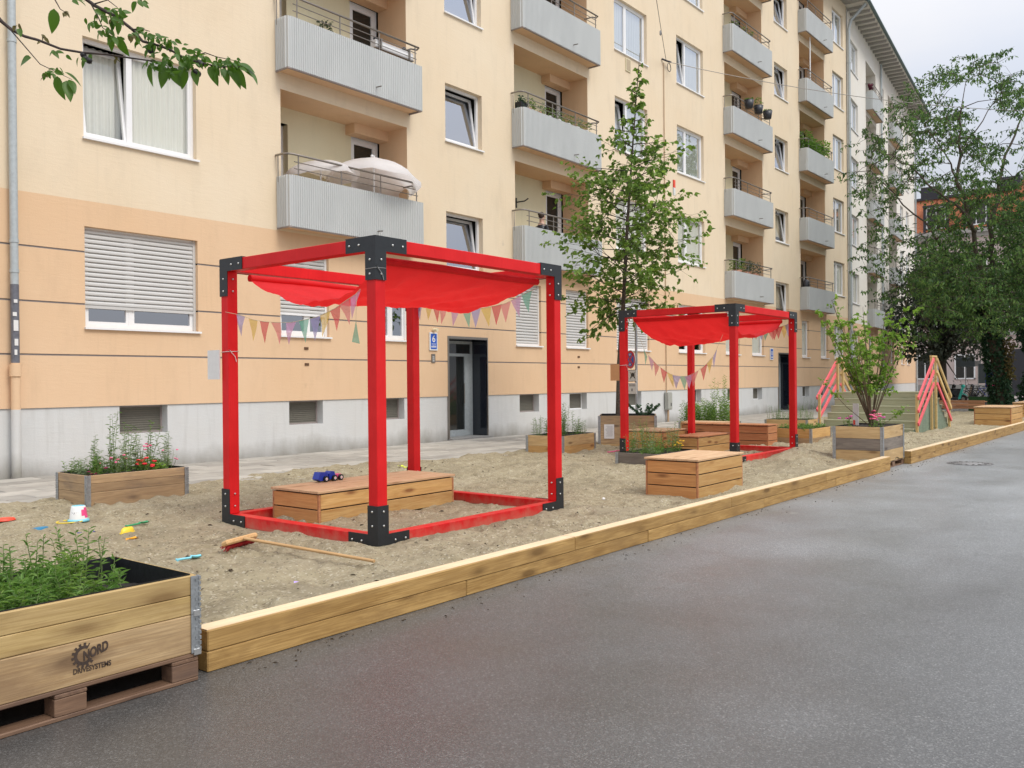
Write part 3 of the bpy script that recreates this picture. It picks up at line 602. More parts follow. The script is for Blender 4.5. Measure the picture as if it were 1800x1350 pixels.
# roof
m = MB(); m.box(3.6, -.92, 19.95, 44.9, 11.0, 20.02); m.prism([(-.98, 20.02), (11, 20.02), (11, 26)], 'x', 3.6, 44.9, 1); m.build('roof', [SOFFIT, CLAY], bld)
m = MB(); m.tube([(3.6, -1.0, 19.98), (45.0, -1.0, 19.98)], .075, 8); m.build('gutter', GUTTER, bld)
# downpipe near the left edge of the photograph
def clips(m, x, y, zs, r):
    for zz in zs: m.tube([(x, y, zz-.02), (x, y, zz+.02)], r+.012, 10); m.box(x-.012, y, zz-.012, x+.012, 0, zz+.012)
dp = thing('downpipe', 'grey zinc downpipe left of the shuttered ground floor window, apricot painted near its foot', 'downpipe', (5.83, FY-.1, .118))
m = MB(); m.tube([(0, 0, 3.0-.118), (0, 0, 19.9)], .058, 12); m.build('pipe', PIPE, dp)
m = MB(); m.tube([(0, 0, 1.72), (0, 0, 2.90)], .060, 12); m.build('coated_section', PIPEDARK, dp)
m = MB(); m.tube([(0, 0, 1.02), (0, 0, 1.72)], .066, 12); m.tube([(0, 0, 1.52), (0, 0, 1.70)], .084, 12); m.build('painted_section', ORANGE, dp)
m = MB(); m.tube([(0, 0, 0), (0, 0, 1.02)], .068, 12); m.build('foot_section', PLINTH, dp)
for q in (3.55, 6.55, 6.75, 9.6, 12.6, 3.1): m = MB(); m.tube([(0, 0, q-.025), (0, 0, q+.025)], .066, 12); m.build('pipe_clip', PIPE, dp)
m = MB()
for (zz, h, w) in ((2.62, .05, .04), (2.42, .06, .03), (2.2, .16, .05), (1.98, .1, .045), (1.84, .08, .03)): m.box(-.058+random.uniform(0, .03), -.0655, zz, -.058+.03+w, -.062, zz+h)
m.build('sticker', PL['paper'], dp)
dp2 = thing('downpipe', 'tall grey downpipe where the cream block meets the white block', 'downpipe', (44.96, FY-.12, .1))
m = MB(); m.tube([(0, 0, 0), (0, 0, 18.7), (.05, -.1, 19.1), (.1, -.8, 19.75)], .075, 10); [m.tube([(0, 0, q-.03), (0, 0, q+.03)], .09, 10) for q in range(2, 19, 3)]; m.build('pipe', PIPE, dp2)

# ------------------------------------------------------------------ white block, turned slightly
wb = thing('apartment_building', 'whitish apartment block beyond the cream one, with deep rafter eaves and loggias', 'building', (45.02, FY, 0), R(6.2))
wh = []; WX = (.75, 2.65); WR = ((4.85, 7.75), (11.8, 14.8)); WS = ((9.3, 10.4), (16.2, 17.4), (18.6, 19.8))
for kf in range(6):
    zs_ = 2.35+2.945*kf; wh.append((*WX, zs_, zs_+1.55, .13))
    for q in WS: wh.append((*q, zs_, zs_+1.55, .13))
    if kf < 5:
        for q in WR: wh.append((*q, 4.28+2.945*kf, 6.95+2.945*kf, .002))
    else: pass
for q in WR: wh.append((q[0]+.4, q[0]+1.5, 2.35, 3.9, .13))
wall_with_holes(wb, 'upper_wall', WHITER, 0, 22.6, 4.3, 19.9, wh); wall_with_holes(wb, 'ground_floor_wall', ORANGE, 0, 22.6, 1.1, 4.3, wh, y=-.004)
m = MB(); m.box(0, .015, 0, 22.58, .2, 1.1); m.build('plinth', PLINTH, wb)
m = MB(); m.box(0, 1.4, 0, 22.6, 10, 19.9); m.build('inner_wall', DARK, wb); m = MB(); m.box(22.56, .004, 0, 22.62, 10, 19.9); m.build('end_wall', WHITER, wb)
for kf in range(6):
    zs_ = 2.35+2.945*kf; window(wb, *WX, zs_, zs_+1.55, .45)
    for q in WS: window(wb, *q, zs_, zs_+1.55, None)
for q in WR: window(wb, q[0]+.4, q[0]+1.5, 2.35, 3.9, None)
for kf in range(5):
    for q in WR: loggia(wb, *q, 4.26+2.945*kf, wallm=WHITER, backm=WHITER, h=2.69); balcony(wb, q[0]-.05, q[1]+.1, 4.22+2.945*kf)
m = MB(); m.box(-.2, -1.0, 19.9, 22.9, 10, 19.98); m.prism([(-1.0, 19.98), (10, 19.98), (10, 26)], 'x', -.2, 22.9, 1); m.build('roof', [WHITER, CLAY], wb)
for i in range(34): 
    m = MB(); m.box(-.04, -.95, 19.76, .04, .0, 19.898); m.build('rafter', SOFFIT, wb, (i*.68+.2, 0, 0))
m = MB(); m.tube([(-.2, -1.06, 19.95), (22.9, -1.06, 19.95)], .085, 8); m.build('gutter', GUTTER, wb)
m = MB(); m.tube([(22.4, -.95, 19.85), (22.45, -.1, 19.3), (22.45, -.1, .1)], .06, 8); m.build('end_pipe', PIPE, wb)
m = MB(); m.tube([(9.0, -.1, .1), (9.0, -.1, 19.7)], .06, 8); m.build('middle_pipe', PIPE, wb)

# ------------------------------------------------------------------ far pinkish house
pb = thing('town_house', 'pinkish town house with orange tiled mansard far behind the big tree', 'building', (78, 14, 0))
ph = []
cols = [y_ for y_ in (-16, -12.6, -9.2, -5.8, -2.4, 1.1, 3.8)]
def pwall():
    m = MB(); m.box(0, -24, 0, 12, 16, 12.9); return m.build('house_wall', PINK, pb)
pwall(); m = MB(); m.box(-.06, -24, 0, -.002, 16, .85); m.build('plinth', CONC, pb)
m = MB(); m.box(-.35, -24.2, 12.9, 12, 16.2, 13.25); m.box(-.15, -24.1, 12.6, -.002, 16.1, 12.9); m.box(-.12, -24, 4.7, -.002, 16, 5.0); m.build('cornice', SOFFIT, pb)
m = MB(); m.prism([(-.1, 13.25), (1.0, 16.1), (8, 16.1), (8, 13.25)], 'y', -24, 16); m.build('roof', CLAY, pb); m = MB(); m.box(.85, -24, 16.1, 8, 16, 16.3); m.build('roof_edge', PL['charcoal'], pb)
for q in (3.6, -2.2, -7.5): m = MB(); m.box(1.5, q, 16.0, 2.6, q+1.5, 17.3); m.build('chimney', PL['charcoal'], pb)
m = MB(); m.prism([(-5.6, 13.3), (-.6, 13.3), (-3.1, 17.3)], 'x', -.2, 6); m.build('gable', CLAY, pb)
for kf, (z0, z1) in enumerate(((1.3, 3.3), (5.4, 7.4), (8.8, 10.9), (13.5, 15.3))):
    for yc in np.arange(-20, 15, 2.95):
        if kf == 0: yc += .9
        x = -.05 if kf < 3 else -.02
        m = MB(); m.box(x-.03, yc-.75, z0, .4 if kf == 3 else -.003, yc-.65, z1); m.box(x-.03, yc+.65, z0, .4 if kf == 3 else -.003, yc+.75, z1); m.box(x-.03, yc-.75, z1-.1, .4 if kf == 3 else -.003, yc+.75, z1); m.box(x-.03, yc-.75, z0, .4 if kf == 3 else -.003, yc+.75, z0+.1); m.box(x-.02, yc-.04, z0+.1, -.004, yc+.04, z1-.1)
        if kf == 3: m.box(-.3, yc-.95, z1, 1.2, yc+.95, z1+.15, 1); m.box(-.1, yc-.95, z0-.2, 1.2, yc-.75, z1, 1); m.box(-.1, yc+.75, z0-.2, 1.2, yc+.95, z1, 1)
        w = m.build('window', [PVC, PL['charcoal']], pb); g = MB(); g.quad((x-.01, yc+.66, z0+.05), (x-.01, yc-.66, z0+.05), (x-.01, yc-.66, z1-.05), (x-.01, yc+.66, z1-.05)); g.build('pane', GLASSD, w)
m = MB(); m.box(-.3, -4.2, .05, -.06, -1.8, 3.6); m.build('house_door', PL['charcoal'], pb)

# ------------------------------------------------------------------ boards
BRD = {}
def board(name, mat, L_, h, t, parent, loc, rot=(0, 0, 0), bev=.004):
    """a board whose length runs along its own x axis, centred on y/z at loc start"""
    key = (round(L_, 3), round(h, 3), round(t, 3), mat.name)
    if key not in BRD: b = MB(); b.box(0, -t/2, 0, L_, t/2, h, 0, bev); BRD[key] = b.mesh('board', mat)
    return link(name, BRD[key], parent, loc, rot)

# timber edging of the sand bed
def kerb(x0, x1, label, segs_low, segs_up, y0=4.1, w=.125):
    t = thing('timber_kerb', label, 'timber edging', (x0, y0+w/2, 0))
    xs = [x0]+[s for s in segs_low if x0 < s < x1]+[x1]
    for a, b in zip(xs[:-1], xs[1:]): board('timber', KERBW, b-a-.006, .108, w, t, (a-x0, random.uniform(-.003, .003), 0), bev=.006)
    xs = [x0]+[s for s in segs_up if x0 < s < x1]+[x1]
    for a, b in zip(xs[:-1], xs[1:]):
        board('timber', KERBW, b-a-.004, .110, w, t, (a-x0, random.uniform(-.004, .001), .109), bev=.006)
        board('timber_top', KERBT, b-a-.008, .0035, w-.012, t, (a-x0+.002, 0, .2185), bev=0)
kerb(2.62, 15.03, 'timber edging along the road from the lettered planter to the tall bush planter', [4.66, 7.2, 9.9, 12.4], [6.0, 9.0, 12.0])
kerb(16.29, 42, 'far timber edging along the road beyond the tall bush planter', [19, 22, 25, 28, 31, 34, 38], [18, 21, 24, 27, 30, 34, 38])

def hinge_mesh():
    m = MB()
    m.box(-.004, -.004, 0, .045, 0, .193); m.box(-.004, 0, 0, 0, .045, .193)
    for i in range(7): m.tube([(-.003, -.003, .01+i*.027), (-.003, -.003, .027+i*.027)], .008, 6)
    for i in range(4): m.box(.014, -.008, .02+i*.048, .022, -.004, .034+i*.048); m.box(-.008, .014, .02+i*.048, -.004, .022, .034+i*.048)
    return m.mesh('hinge', ZINC)
HINGE = hinge_mesh()
def planter(label, x, y, z, lx, ly, n, mats, rz=0., group=None, split=None, pallet=False, soil=.06, name='wooden_planter'):
    """x,y near left corner of the collar box"""
    t = thing(name, label, 'planter', (x, y, z), rz, group); hh = .195; zb = .105 if pallet else 0; T = .022
    if pallet:
        for (px, py, w, d) in [(a, b, .14, .10) for a in (0, lx/2-.07, lx-.14) for b in (0, ly/2-.05, ly-.10)]: m = MB(); m.box(px, py, .022, px+w, py+d, .083); m.build('pallet_block', PALLET, t)
        for py in (0, ly/2-.05, ly-.10): board('pallet_board', PALLET, lx, .021, .10, t, (0, py+.05, 0)); 
        for i in range(int(ly/.16)): board('pallet_board', PALLET, lx, .020, .13, t, (0, .065+i*(ly-.13)/(int(ly/.16)-1), .084))
    for k in range(n):
        m_ = mats[k % len(mats)] if isinstance(mats, (list, tuple)) else mats; z0 = zb+k*hh
        parts = [(0, .193)] if split is None or k not in split else [(0, .095), (.097, .096)]
        for (dz, h) in parts:
            j = lambda: random.uniform(-.002, .002)
            board('board', m_, lx-.004, h, T, t, (.002, T/2+j(), z0+dz)); board('board', m_, lx-.004, h, T, t, (.002, ly-T/2+j(), z0+dz))
            board('board', m_, ly-2*T-.002, h, T, t, (T/2+j(), T+.001, z0+dz), (0, 0, R(90))); board('board', m_, ly-2*T-.002, h, T, t, (lx-T/2+j(), T+.001, z0+dz), (0, 0, R(90)))
        for (cx, cy, a) in ((-.003, -.003, 0), (lx+.003, -.003, 90), (lx+.003, ly+.003, 180), (-.003, ly+.003, 270)): link('hinge', HINGE, t, (cx, cy, z0+.001), (0, 0, R(a)))
    H = zb+n*hh
    m = MB(); a = T+.002
    m.quad((a, a, H-.35), (lx-a, a, H-.35), (lx-a, a, H+.004), (a, a, H+.004)); m.quad((a, ly-a, H-.35), (lx-a, ly-a, H-.35), (lx-a, ly-a, H+.004), (a, ly-a, H+.004))
    m.quad((a, a, H-.35), (a, ly-a, H-.35), (a, ly-a, H+.004), (a, a, H+.004)); m.quad((lx-a, a, H-.35), (lx-a, ly-a, H-.35), (lx-a, ly-a, H+.004), (lx-a, a, H+.004)); m.build('liner', LINER, t)
    gx = np.linspace(a+.002, lx-a-.002, 30); gy = np.linspace(a+.002, ly-a-.002, 20); Xg, Yg = np.meshgrid(gx, gy, indexing='ij')
    Zg = H-soil+fbm(Xg+x, Yg+y, 6, 4, 5)*.06; idg = np.arange(600).reshape(30, 20); Fg = np.stack([idg[:-1, :-1], idg[1:, :-1], idg[1:, 1:], idg[:-1, 1:]], -1).reshape(-1, 4)
    link('soil', np_mesh('soil', np.stack([Xg, Yg, Zg], -1).reshape(-1, 3), Fg, SOIL, True), t)
    return t, H

def text_mesh(body, size, mat, bold=0., shear=0., name='lettering', ext=.0008):
    c = bpy.data.curves.new('t', 'FONT'); c.body = body; c.size = size; c.extrude = ext; c.offset = bold; c.shear = shear; c.align_x = 'LEFT'
    o = bpy.data.objects.new('t', c); COL.objects.link(o); dg = bpy.context.evaluated_depsgraph_get(); me = bpy.data.meshes.new_from_object(o.evaluated_get(dg)); bpy.data.objects.remove(o)
    me.materials.clear(); me.materials.append(mat); me.name = name; return me
INK = m_plain('branded_ink', (.055, .035, .025), .8, var=.3)

# foreground planter on a pallet, with the burnt-in lettering
pf, HF = planter('large lettered planter on a pallet in the lower left corner', 1.27, 4.04, 0.0, 1.26, .82, 2, OLDP, pallet=False, split={1}, soil=.09) if False else (None, 0)
def fg_planter():
    lx, ly = 1.28, .82; t = thing('wooden_planter', 'large pale planter on a pallet beside the road, with a gear emblem and black lettering', 'planter', (2.53-lx, 4.04, 0))
    for px in (0, lx/2-.0725, lx-.145):
        for py in (0, ly/2-.05, ly-.10): m = MB(); m.box(px, py, .022, px+.145, py+.10, .100, 0, .003); m.build('pallet_block', PALLET, t)
    for py in (0, ly/2-.05, ly-.10): board('pallet_board', PALLET, lx, .021, .10, t, (0, py+.05, 0))
    for i in range(5): board('pallet_board', PALLET, lx, .021, .13, t, (0, .065+i*(ly-.13)/4, .122))
    for px in (0, lx/2-.07, lx-.145): board('pallet_board', PALLET, ly, .020, .145, t, (px+.0725, 0, .101), (0, 0, R(90)))
    z0 = .144; T = .024
    for (dz, h, mm) in ((0, .193, OLDF), (.195, .095, PINEF), (.292, .098, PINEF)):
        board('board', mm, lx-.004, h, T, t, (.002, T/2, z0+dz)); board('board', mm, lx-.004, h, T, t, (.002, ly-T/2, z0+dz))
        for xx in (T/2, lx-T/2): board('board', mm, ly-2*T-.002, h, T, t, (xx, T+.001, z0+dz), (0, 0, R(90)))
    for k in range(2):
        for (cx, cy, a) in ((-.003, -.003, 0), (lx+.003, -.003, 90), (lx+.003, ly+.003, 180), (-.003, ly+.003, 270)): link('hinge', HINGE, t, (cx, cy, z0+k*.195+.001), (0, 0, R(a)))
    for k in range(2): m = MB(); m.box(lx-.03, -.012, z0+k*.195-.012, lx+.012, .03, z0+k*.195+.022, 0, .003); m.build('latch', BOLT, t)
    H = z0+.39; m = MB(); a = T+.002
    for (p, q) in (((a, a), (lx-a, a)), ((lx-a, a), (lx-a, ly-a)), ((lx-a, ly-a), (a, ly-a)), ((a, ly-a), (a, a))): m.quad((*p, H-.3), (*q, H-.3), (*q, H+.006), (*p, H+.006))
    m.build('liner', LINER, t)
    gx = np.linspace(a, lx-a, 40); gy = np.linspace(a, ly-a, 26); Xg, Yg = np.meshgrid(gx, gy, indexing='ij'); Zg = H-.12+fbm(Xg, Yg, 7, 4, 5)*.07
    idg = np.arange(40*26).reshape(40, 26); Fg = np.stack([idg[:-1, :-1], idg[1:, :-1], idg[1:, 1:], idg[:-1, 1:]], -1).reshape(-1, 4); link('soil', np_mesh('soil', np.stack([Xg, Yg, Zg], -1).reshape(-1, 3), Fg, SOIL, True), t)
    # lettering, on the front of the lower board (local x from the near left corner)
    p0 = on_y(128, 1186, 4.04); p1 = on_y(195, 1164, 4.04); gx0 = on_y(147, 1150, 4.04); bx = 2.53-lx
    w = p1.x-p0.x
    me = text_mesh('DRIVESYSTEMS', .034, INK, .0006); wid = max(v.co.x for v in me.vertices); link('lettering', me, t, (p0.x-bx, -.002, p0.z), (R(90), 0, 0), (w/wid, 1, 1))
    n0 = on_y(146, 1160, 4.04); n1 = on_y(193, 1140, 4.04); me = text_mesh('NORD', .062, INK, .0022, .3); wid = max(v.co.x for v in me.vertices)
    link('lettering', me, t, (n0.x-bx, -.002, n0.z-.004), (R(90), -R(13), 0), ((n1.x-n0.x)/wid, .95, 1))
    m = MB(); cx, cz, r1, r2, r3 = gx0.x-bx, gx0.z-.004, .030, .044, .056; n = 14
    for i in range(n*4):
        a0 = 2*math.pi*i/(n*4); a1 = 2*math.pi*(i+1)/(n*4)
        if -35 < (math.degrees(a0)+180) % 360-180 < 52: continue
        ro = r3 if i % 4 in (0, 1) else r2; c0, s0, c1, s1 = math.cos(a0), math.sin(a0), math.cos(a1), math.sin(a1)
        m.quad((cx+r1*c0, -.0022, cz+r1*s0), (cx+r1*c1, -.0022, cz+r1*s1), (cx+ro*c1, -.0022, cz+ro*s1), (cx+ro*c0, -.0022, cz+ro*s0))
    m.build('gear_emblem', INK, t)
    return t, H
OLDF = m_wood('near_board_old', (.37, .24, .115), (.49, .345, .185), dark=(.18, .11, .06), stain=.75, staincol=(.24, .15, .08), vspread=.06, knots=.95, kw=1.6, grain=1.5)
PINEF = m_wood('near_board_pale', (.42, .29, .115), (.54, .39, .18), dark=(.27, .16, .06), stain=.65, staincol=(.28, .18, .075), vspread=.06, knots=.9, kw=1.6, grain=1.5)
pf, HF = fg_planter()
BL = [OLDP]
pA, HA = planter('low planter with red flowers near the grey wall, left of the red frame', 4.82, 9.87, .095, 1.24, .72, 2, OLDP, split={1}, soil=.03)
# pA sits lower in the sand
pB, HB = planter('two tone planter with pale upper boards right of the near red frame', 13.42, 9.42, .08, 1.26, .8, 2, [LARCH, PINE], rz=R(5), soil=.03)
pC, HC_ = planter('low weathered planter with tall thin weeds in front of the far red frame', 12.35, 6.82, .13, 1.2, .8, 1, GREYP, soil=.02)
m_ = [PINE, OLDP, OLDP, PINE]
pD, HD = planter('tall planter around the young tree trunk with a paper notice', 16.25, 9.22, .06, 1.25, 1.25, 4, [PINE, GREYP, OLDP, PINE][::1], soil=.05) if False else planter('tall planter around the young tree trunk with a paper notice', 16.35, 9.1, -.03, 1.2, 1.2, 4, [PINE, OLDP, OLDP, OLDP], rz=R(30), soil=.05)
pE, HE = planter('striped planter holding the tall leafy bush, cut into the road edging', 15.05, 4.22, 0.0, 1.22, .80, 3, [PINE, GREYP, PINE], pallet=True, soil=.02)
pG, HG = planter('planter full of tall green weeds behind the far red frame', 20.2, 9.35, .05, .9, 1.25, 2, PINE, soil=.02)
pH, HH = planter('low weathered planter with ground cover joined to the long reddish bench', 18.15, 6.5, .06, 1.2, .8, 2, [OLDP, LARCH], soil=.02)
pI, HI = planter('yellowish planter with silvery plants left of the green steps', 22.0, 7.98, .06, .8, 1.1, 2, PINE, soil=.02)

def chest(label, x, y, z, lx, ly, courses, bh, mat, topmat, rz=0., group=None, gap=.012, overlap=.012, foot=True, name='wooden_bench_box', topn=None, endmat=None):
    t = thing(name, label, 'bench box', (x, y, z), rz, group); T = .026; e = endmat or mat
    m = MB(); m.box(T+.002, T+.002, .01, lx-T-.002, ly-T-.002, courses*bh-.004); m.build('core', LINER, t)
    for k in range(courses):
        zz = k*bh
        for yy in (T/2, ly-T/2): board('board', mat, lx-2*T-.004, bh-gap, T, t, (T+.002, yy+random.uniform(-.001, .001), zz))
        for xx in (T/2, lx-T/2): board('board', e, ly-2*T-.004, bh-gap, T, t, (xx+random.uniform(-.001, .001), T+.002, zz), (0, 0, R(90)))
    for (cx, cy) in ((T*.55, T*.55), (lx-T*.55, T*.55), (lx-T*.55, ly-T*.55), (T*.55, ly-T*.55)): m = MB(); m.box(cx-T*.42, cy-T*.42, 0, cx+T*.42, cy+T*.42, courses*bh-gap); m.build('corner_strip', LARCHR, t)
    n = topn or max(2, int(round(ly/.145))); bw = (ly+2*overlap)/n
    for i in range(n): board('top_board', topmat, lx+2*overlap, .026, bw-.005, t, (-overlap, -overlap+bw*(i+.5), courses*bh+.001))
    return t
cb1 = chest('long low bench box inside the near red frame', 5.57, 6.80, .115, 1.95, .73, 2, .152, LARCH, LARCHT, endmat=LARCHE)
ch1 = chest('square three board chest between the road edging and the far red frame', 9.25, 4.62, .12, 1.26, .68, 3, .145, LARCH, LARCHT, rz=R(.5), endmat=LARCHE)
chest('bench box behind the left post of the far red frame, beside the tall planter', 15.25, 8.35, .1, 1.0, .85, 2, .19, LARCH, LARCHT)
chest('small bench box standing inside the far red frame', 14.8, 7.38, .1, 1.35, .5, 2, .165, LARCH, LARCHR)
chest('long reddish bench box behind the far red frame', 17.4, 7.12, .08, .5, 1.95, 3, .15, LARCHR, LARCHR)
chest('long slim bench box by the planter of tall weeds', 18.6, 8.7, .1, .5, 1.0, 2, .2, PINE, LARCHT)
chest('pale chest near the right edge beside the road edging', 28.2, 4.45, .1, 1.9, .95, 3, .17, LARCH, LARCHT)
chest('pale chest partly hidden behind another at the right edge', 33.2, 4.3, .1, 1.9, .9, 3, .17, LARCH, LARCHT)

# ------------------------------------------------------------------ red cube frames
BW = .112
def frame(label, x0, x1, y0, y1, zb, zt):
    t = thing('red_cube_frame', label, 'pergola frame', (x0, y0, zb)); LX, LY, H = x1-x0, y1-y0, zt-zb; g = .002
    for (px, py) in ((0, 0), (LX-BW, 0), (0, LY-BW), (LX-BW, LY-BW)): m = MB(); m.box(px, py, BW+g, px+BW, py+BW, H-BW-g, 0, .004); m.build('post', RED, t)
    for zz in (0, H-BW):
        for py in (0, LY-BW): m = MB(); m.box(0, py, zz, LX, py+BW, zz+BW, 0, .004); m.build('beam', RED, t)
        for px in (0, LX-BW): m = MB(); m.box(px, BW+g, zz, px+BW, LY-BW-g, zz+BW, 0, .004); m.build('beam', RED, t)
    A = .36; P = .006; bolt = MB(); bolt.lathe([(0, .009), (.007, .009), (.010, .005), (.010, 0)], n=8); BM = bolt.mesh('bolt', BOLT)
    def brk():
        # plates at the corner x=0,y=0,z=0 growing +x,+y,+z on the three outer faces
        m = MB(); e = .004
        def P3(ax):  # an L plate on the face normal to ax
            if ax == 'y': m.prism([(-e, -e), (A, -e), (A, BW+e), (BW+e, BW+e), (BW+e, A), (-e, A)], 'y', -P-e, -e*.5)
            if ax == 'x': m.prism([(-e-.0, -e), (A, -e), (A, BW+e), (BW+e, BW+e), (BW+e, A), (-e, A)], 'x', -P-e, -e*.5)
            if ax == 'z': m.prism([(-e, -e), (A, -e), (A, BW+e), (BW+e, BW+e), (BW+e, A), (-e, A)], 'z', -P-e, -e*.5)
        P3('y'); P3('x'); P3('z'); m.box(-P-e, -P-e, -e, -e*.4, -e*.4, A); m.box(-e, -P-e, -P-e, A, -e*.4, -e*.4); m.box(-P-e, -e, -P-e, -e*.4, A, -e*.4)
        return m.mesh('corner_bracket', BLACKM)
    BR = brk()
    for sx in (0, 1):
        for sy in (0, 1):
            for sz in (0, 1):
                b = link('corner_bracket', BR, t, (LX*sx, LY*sy, H*sz), (0, 0, 0), (-1 if sx else 1, -1 if sy else 1, -1 if sz else 1))
                off = P+.004
                for (p, rt) in (((BW/2, -off, .19), (R(90), 0, 0)), ((BW/2, -off, .31), (R(90), 0, 0)), ((.19, -off, BW/2), (R(90), 0, 0)), ((.31, -off, BW/2), (R(90), 0, 0)),
                                ((-off, BW/2, .19), (0, -R(90), 0)), ((-off, BW/2, .31), (0, -R(90), 0)), ((-off, .19, BW/2), (0, -R(90), 0)), ((-off, .31, BW/2), (0, -R(90), 0)),
                                ((BW+.003, BW/2, .19), (0, R(90), 0)), ((BW+.003, BW/2, .31), (0, R(90), 0)), ((BW/2, BW+.003, .19), (-R(90), 0, 0)), ((BW/2, BW+.003, .31), (-R(90), 0, 0))):
                    link('bolt', BM, b, p, rt)
    return t
F1 = (5.12, 7.80, 5.49, 7.71, .10, 2.72); F2 = (13.6, 16.3, 6.1, 8.3, .10, 2.72)
frame('near red cube frame with black corner brackets standing on the sand', *F1)
frame('far red cube frame with black corner brackets, beyond the square chest', *F2)

def sail(label, x0, x1, y0, y1, zt, sag, seed, ex=.8, along='y'):
    n, k = 60, 60; u = np.linspace(0, 1, n); w = np.linspace(0, 1, k); U, Wv = np.meshgrid(u, w, indexing='ij')
    X = x0+(x1-x0)*U; Y = y0+(y1-y0)*Wv
    if along == 'x': U, Wv = Wv, U
    Z = zt-sag*(4*Wv*(1-Wv))**ex*(1+.10*np.sin(U*3.1+seed))+fbm(X, Y*.5, 1.3, 3, seed)*.10*(4*Wv*(1-Wv))+.012*np.sin(U*26+Wv*5)*(4*Wv*(1-Wv))
    Z = Z+.020*np.sin((U*2.2+Wv)*17+3*np.sin(U*5))*(4*Wv*(1-Wv))*np.abs(np.sin(U*4+seed))+fbm(X*.6+Y, Y-X, 5, 3, seed+9)*.06*np.sqrt(4*Wv*(1-Wv))
    pull = .07*np.sin(Wv*math.pi)*((1-U)**6-U**6)
    if along == 'y': X = X+pull
    else: Y = Y+pull
    idg = np.arange(n*k).reshape(n, k); Fq = np.stack([idg[:-1, :-1], idg[1:, :-1], idg[1:, 1:], idg[:-1, 1:]], -1).reshape(-1, 4)
    t = thing('shade_sail', label, 'shade sail', (x0, y0, zt)); link('cloth', np_mesh('cloth', np.stack([X-x0, Y-y0, Z-zt], -1).reshape(-1, 3), Fq, CANVAS, True), t)
    for f in (0, 1):
        q = [(0, .0), (.33, .006), (.66, -.006), (1, .0)]; m = MB(); m.tube([((x1-x0)*a, (y1-y0)*f, b) if along == 'y' else ((x1-x0)*f, (y1-y0)*a, b) for a, b in q], .036, 10); m.build('rolled_hem', CANVAS, t)
    return t
sail('sagging red canvas slung under the near red frame', F1[0]+.22, F1[1]-.22, F1[2]+.15, F1[3]-.16, F1[5]-.17, .27, 2)
sail('sagging red canvas slung under the far red frame', F2[0]+.15, F2[1]-.16, F2[2]+.22, F2[3]-.22, F2[5]-.16, .36, 5, .75, 'x')

def bunting(label, plane, xv, ends, pts, cols, size, flip=False):
    g = (lambda px, py: on_x(px, py, xv)) if plane == 'x' else (lambda px, py: on_y(px, py, xv))
    P3 = [g(*p) for p in pts]; E3 = [g(*p) for p in ends]; base = P3[len(P3)//2]
    t = thing('bunting', label, 'bunting', base)
    line = [E3[0]]+P3+[E3[1]]; m = MB(); m.tube([p-base for p in line], .0028, 4); m.build('cord', ROPE, t)
    for i, p in enumerate(P3):
        q = line[min(i+2, len(line)-1)]-line[i]; d = q.normalized(); w = size*.74; side = d
        a, b = p-d*w*.5*1.05-base, p+d*w*.5*1.05-base; tip = (p-base)+Vector((random.uniform(-.02, .02), random.uniform(-.03, .03), -size*1.12))+d*random.uniform(-.03, .03)
        nrmv = Vector((d.y, -d.x, 0)).normalized()*random.uniform(-.03, .03) if (d.x or d.y) else Vector()
        mid = (a+b)/2+(tip-(a+b)/2)*.45+nrmv; m = MB(); la = a+(tip-a)*.45+nrmv*.5; lb = b+(tip-b)*.45+nrmv*.5
        m.add([a, b, lb, la, tip, mid], [(0, 1, 2, 5), (0, 5, 3), (3, 5, 4), (5, 2, 4)]); m.build('pennant', FLAGS[cols[i % len(cols)]], t)
    return t
c6 = lambda l: [(370+x/3, 400+y/3) for x, y in l]
bunting('bunting on the left side of the near red frame with a green pennant hanging low', 'x', 5.10, c6([(78, 445), (790, 325)]), c6([(160, 462), (225, 486), (285, 496), (345, 500), (425, 500), (493, 487), (553, 474), (605, 452), (658, 425), (705, 392), (765, 352)]), ['lilac', 'yellow', 'red', 'rose', 'mauve', 'green', 'lilac', 'yellow', 'red', 'rose', 'mauve'], .185)
bunting('bunting under the right side of the near red frame by the back post', 'x', 7.80, [(728, 518), (950, 505)], [(735, 531), (755, 531), (765, 534), (778, 538), (800, 541), (819, 543), (836, 543), (854, 541), (873, 537), (889, 533), (907, 524), (926, 514)], ['lilac', 'yellow', 'red', 'rose', 'mauve', 'green', 'lilac', 'yellow', 'red', 'rose', 'mauve', 'green'], .20)
c8 = lambda l: [(1080+x/3.75, 500+y/3.75) for x, y in l]
bunting('bunting hanging in a deep curve in front of the far red frame', 'x', 13.58, c8([(115, 215), (715, 330)]), c8([(205, 450), (240, 482), (275, 522), (325, 562), (370, 590), (410, 602), (455, 605), (490, 600), (530, 582), (590, 540), (630, 498), (662, 455)]), ['green', 'mauve', 'rose', 'red', 'yellow', 'lilac', 'green', 'mauve', 'rose', 'red', 'yellow', 'lilac'], .205)
bunting('bunting under the right side of the far red frame', 'x', 16.32, c8([(800, 255), (1165, 245)]), c8([(845, 270), (878, 278), (905, 283), (935, 287), (962, 290), (1000, 290), (1030, 290), (1060, 286), (1085, 280), (1120, 272), (1148, 258)]), ['rose', 'red', 'red', 'yellow', 'lilac', 'green', 'rose', 'red', 'red', 'yellow', 'lilac'], .21)
p = on_x(626, 586, 5.08); t = thing('loose_pennant', 'single green pennant hanging low on a string by the near post', 'pennant', p)
m = MB(); m.add([(0, 0, .11), (0, .055, -.07), (0, -.045, -.09), (0.012, .0, 0)], [(0, 1, 3), (1, 2, 3), (2, 0, 3)]); m.build('cloth', FLAGS['green'], t); m = MB(); m.tube([(0, 0, .11), (0, -.01, .34)], .002, 4); m.build('string', ROPE, t)
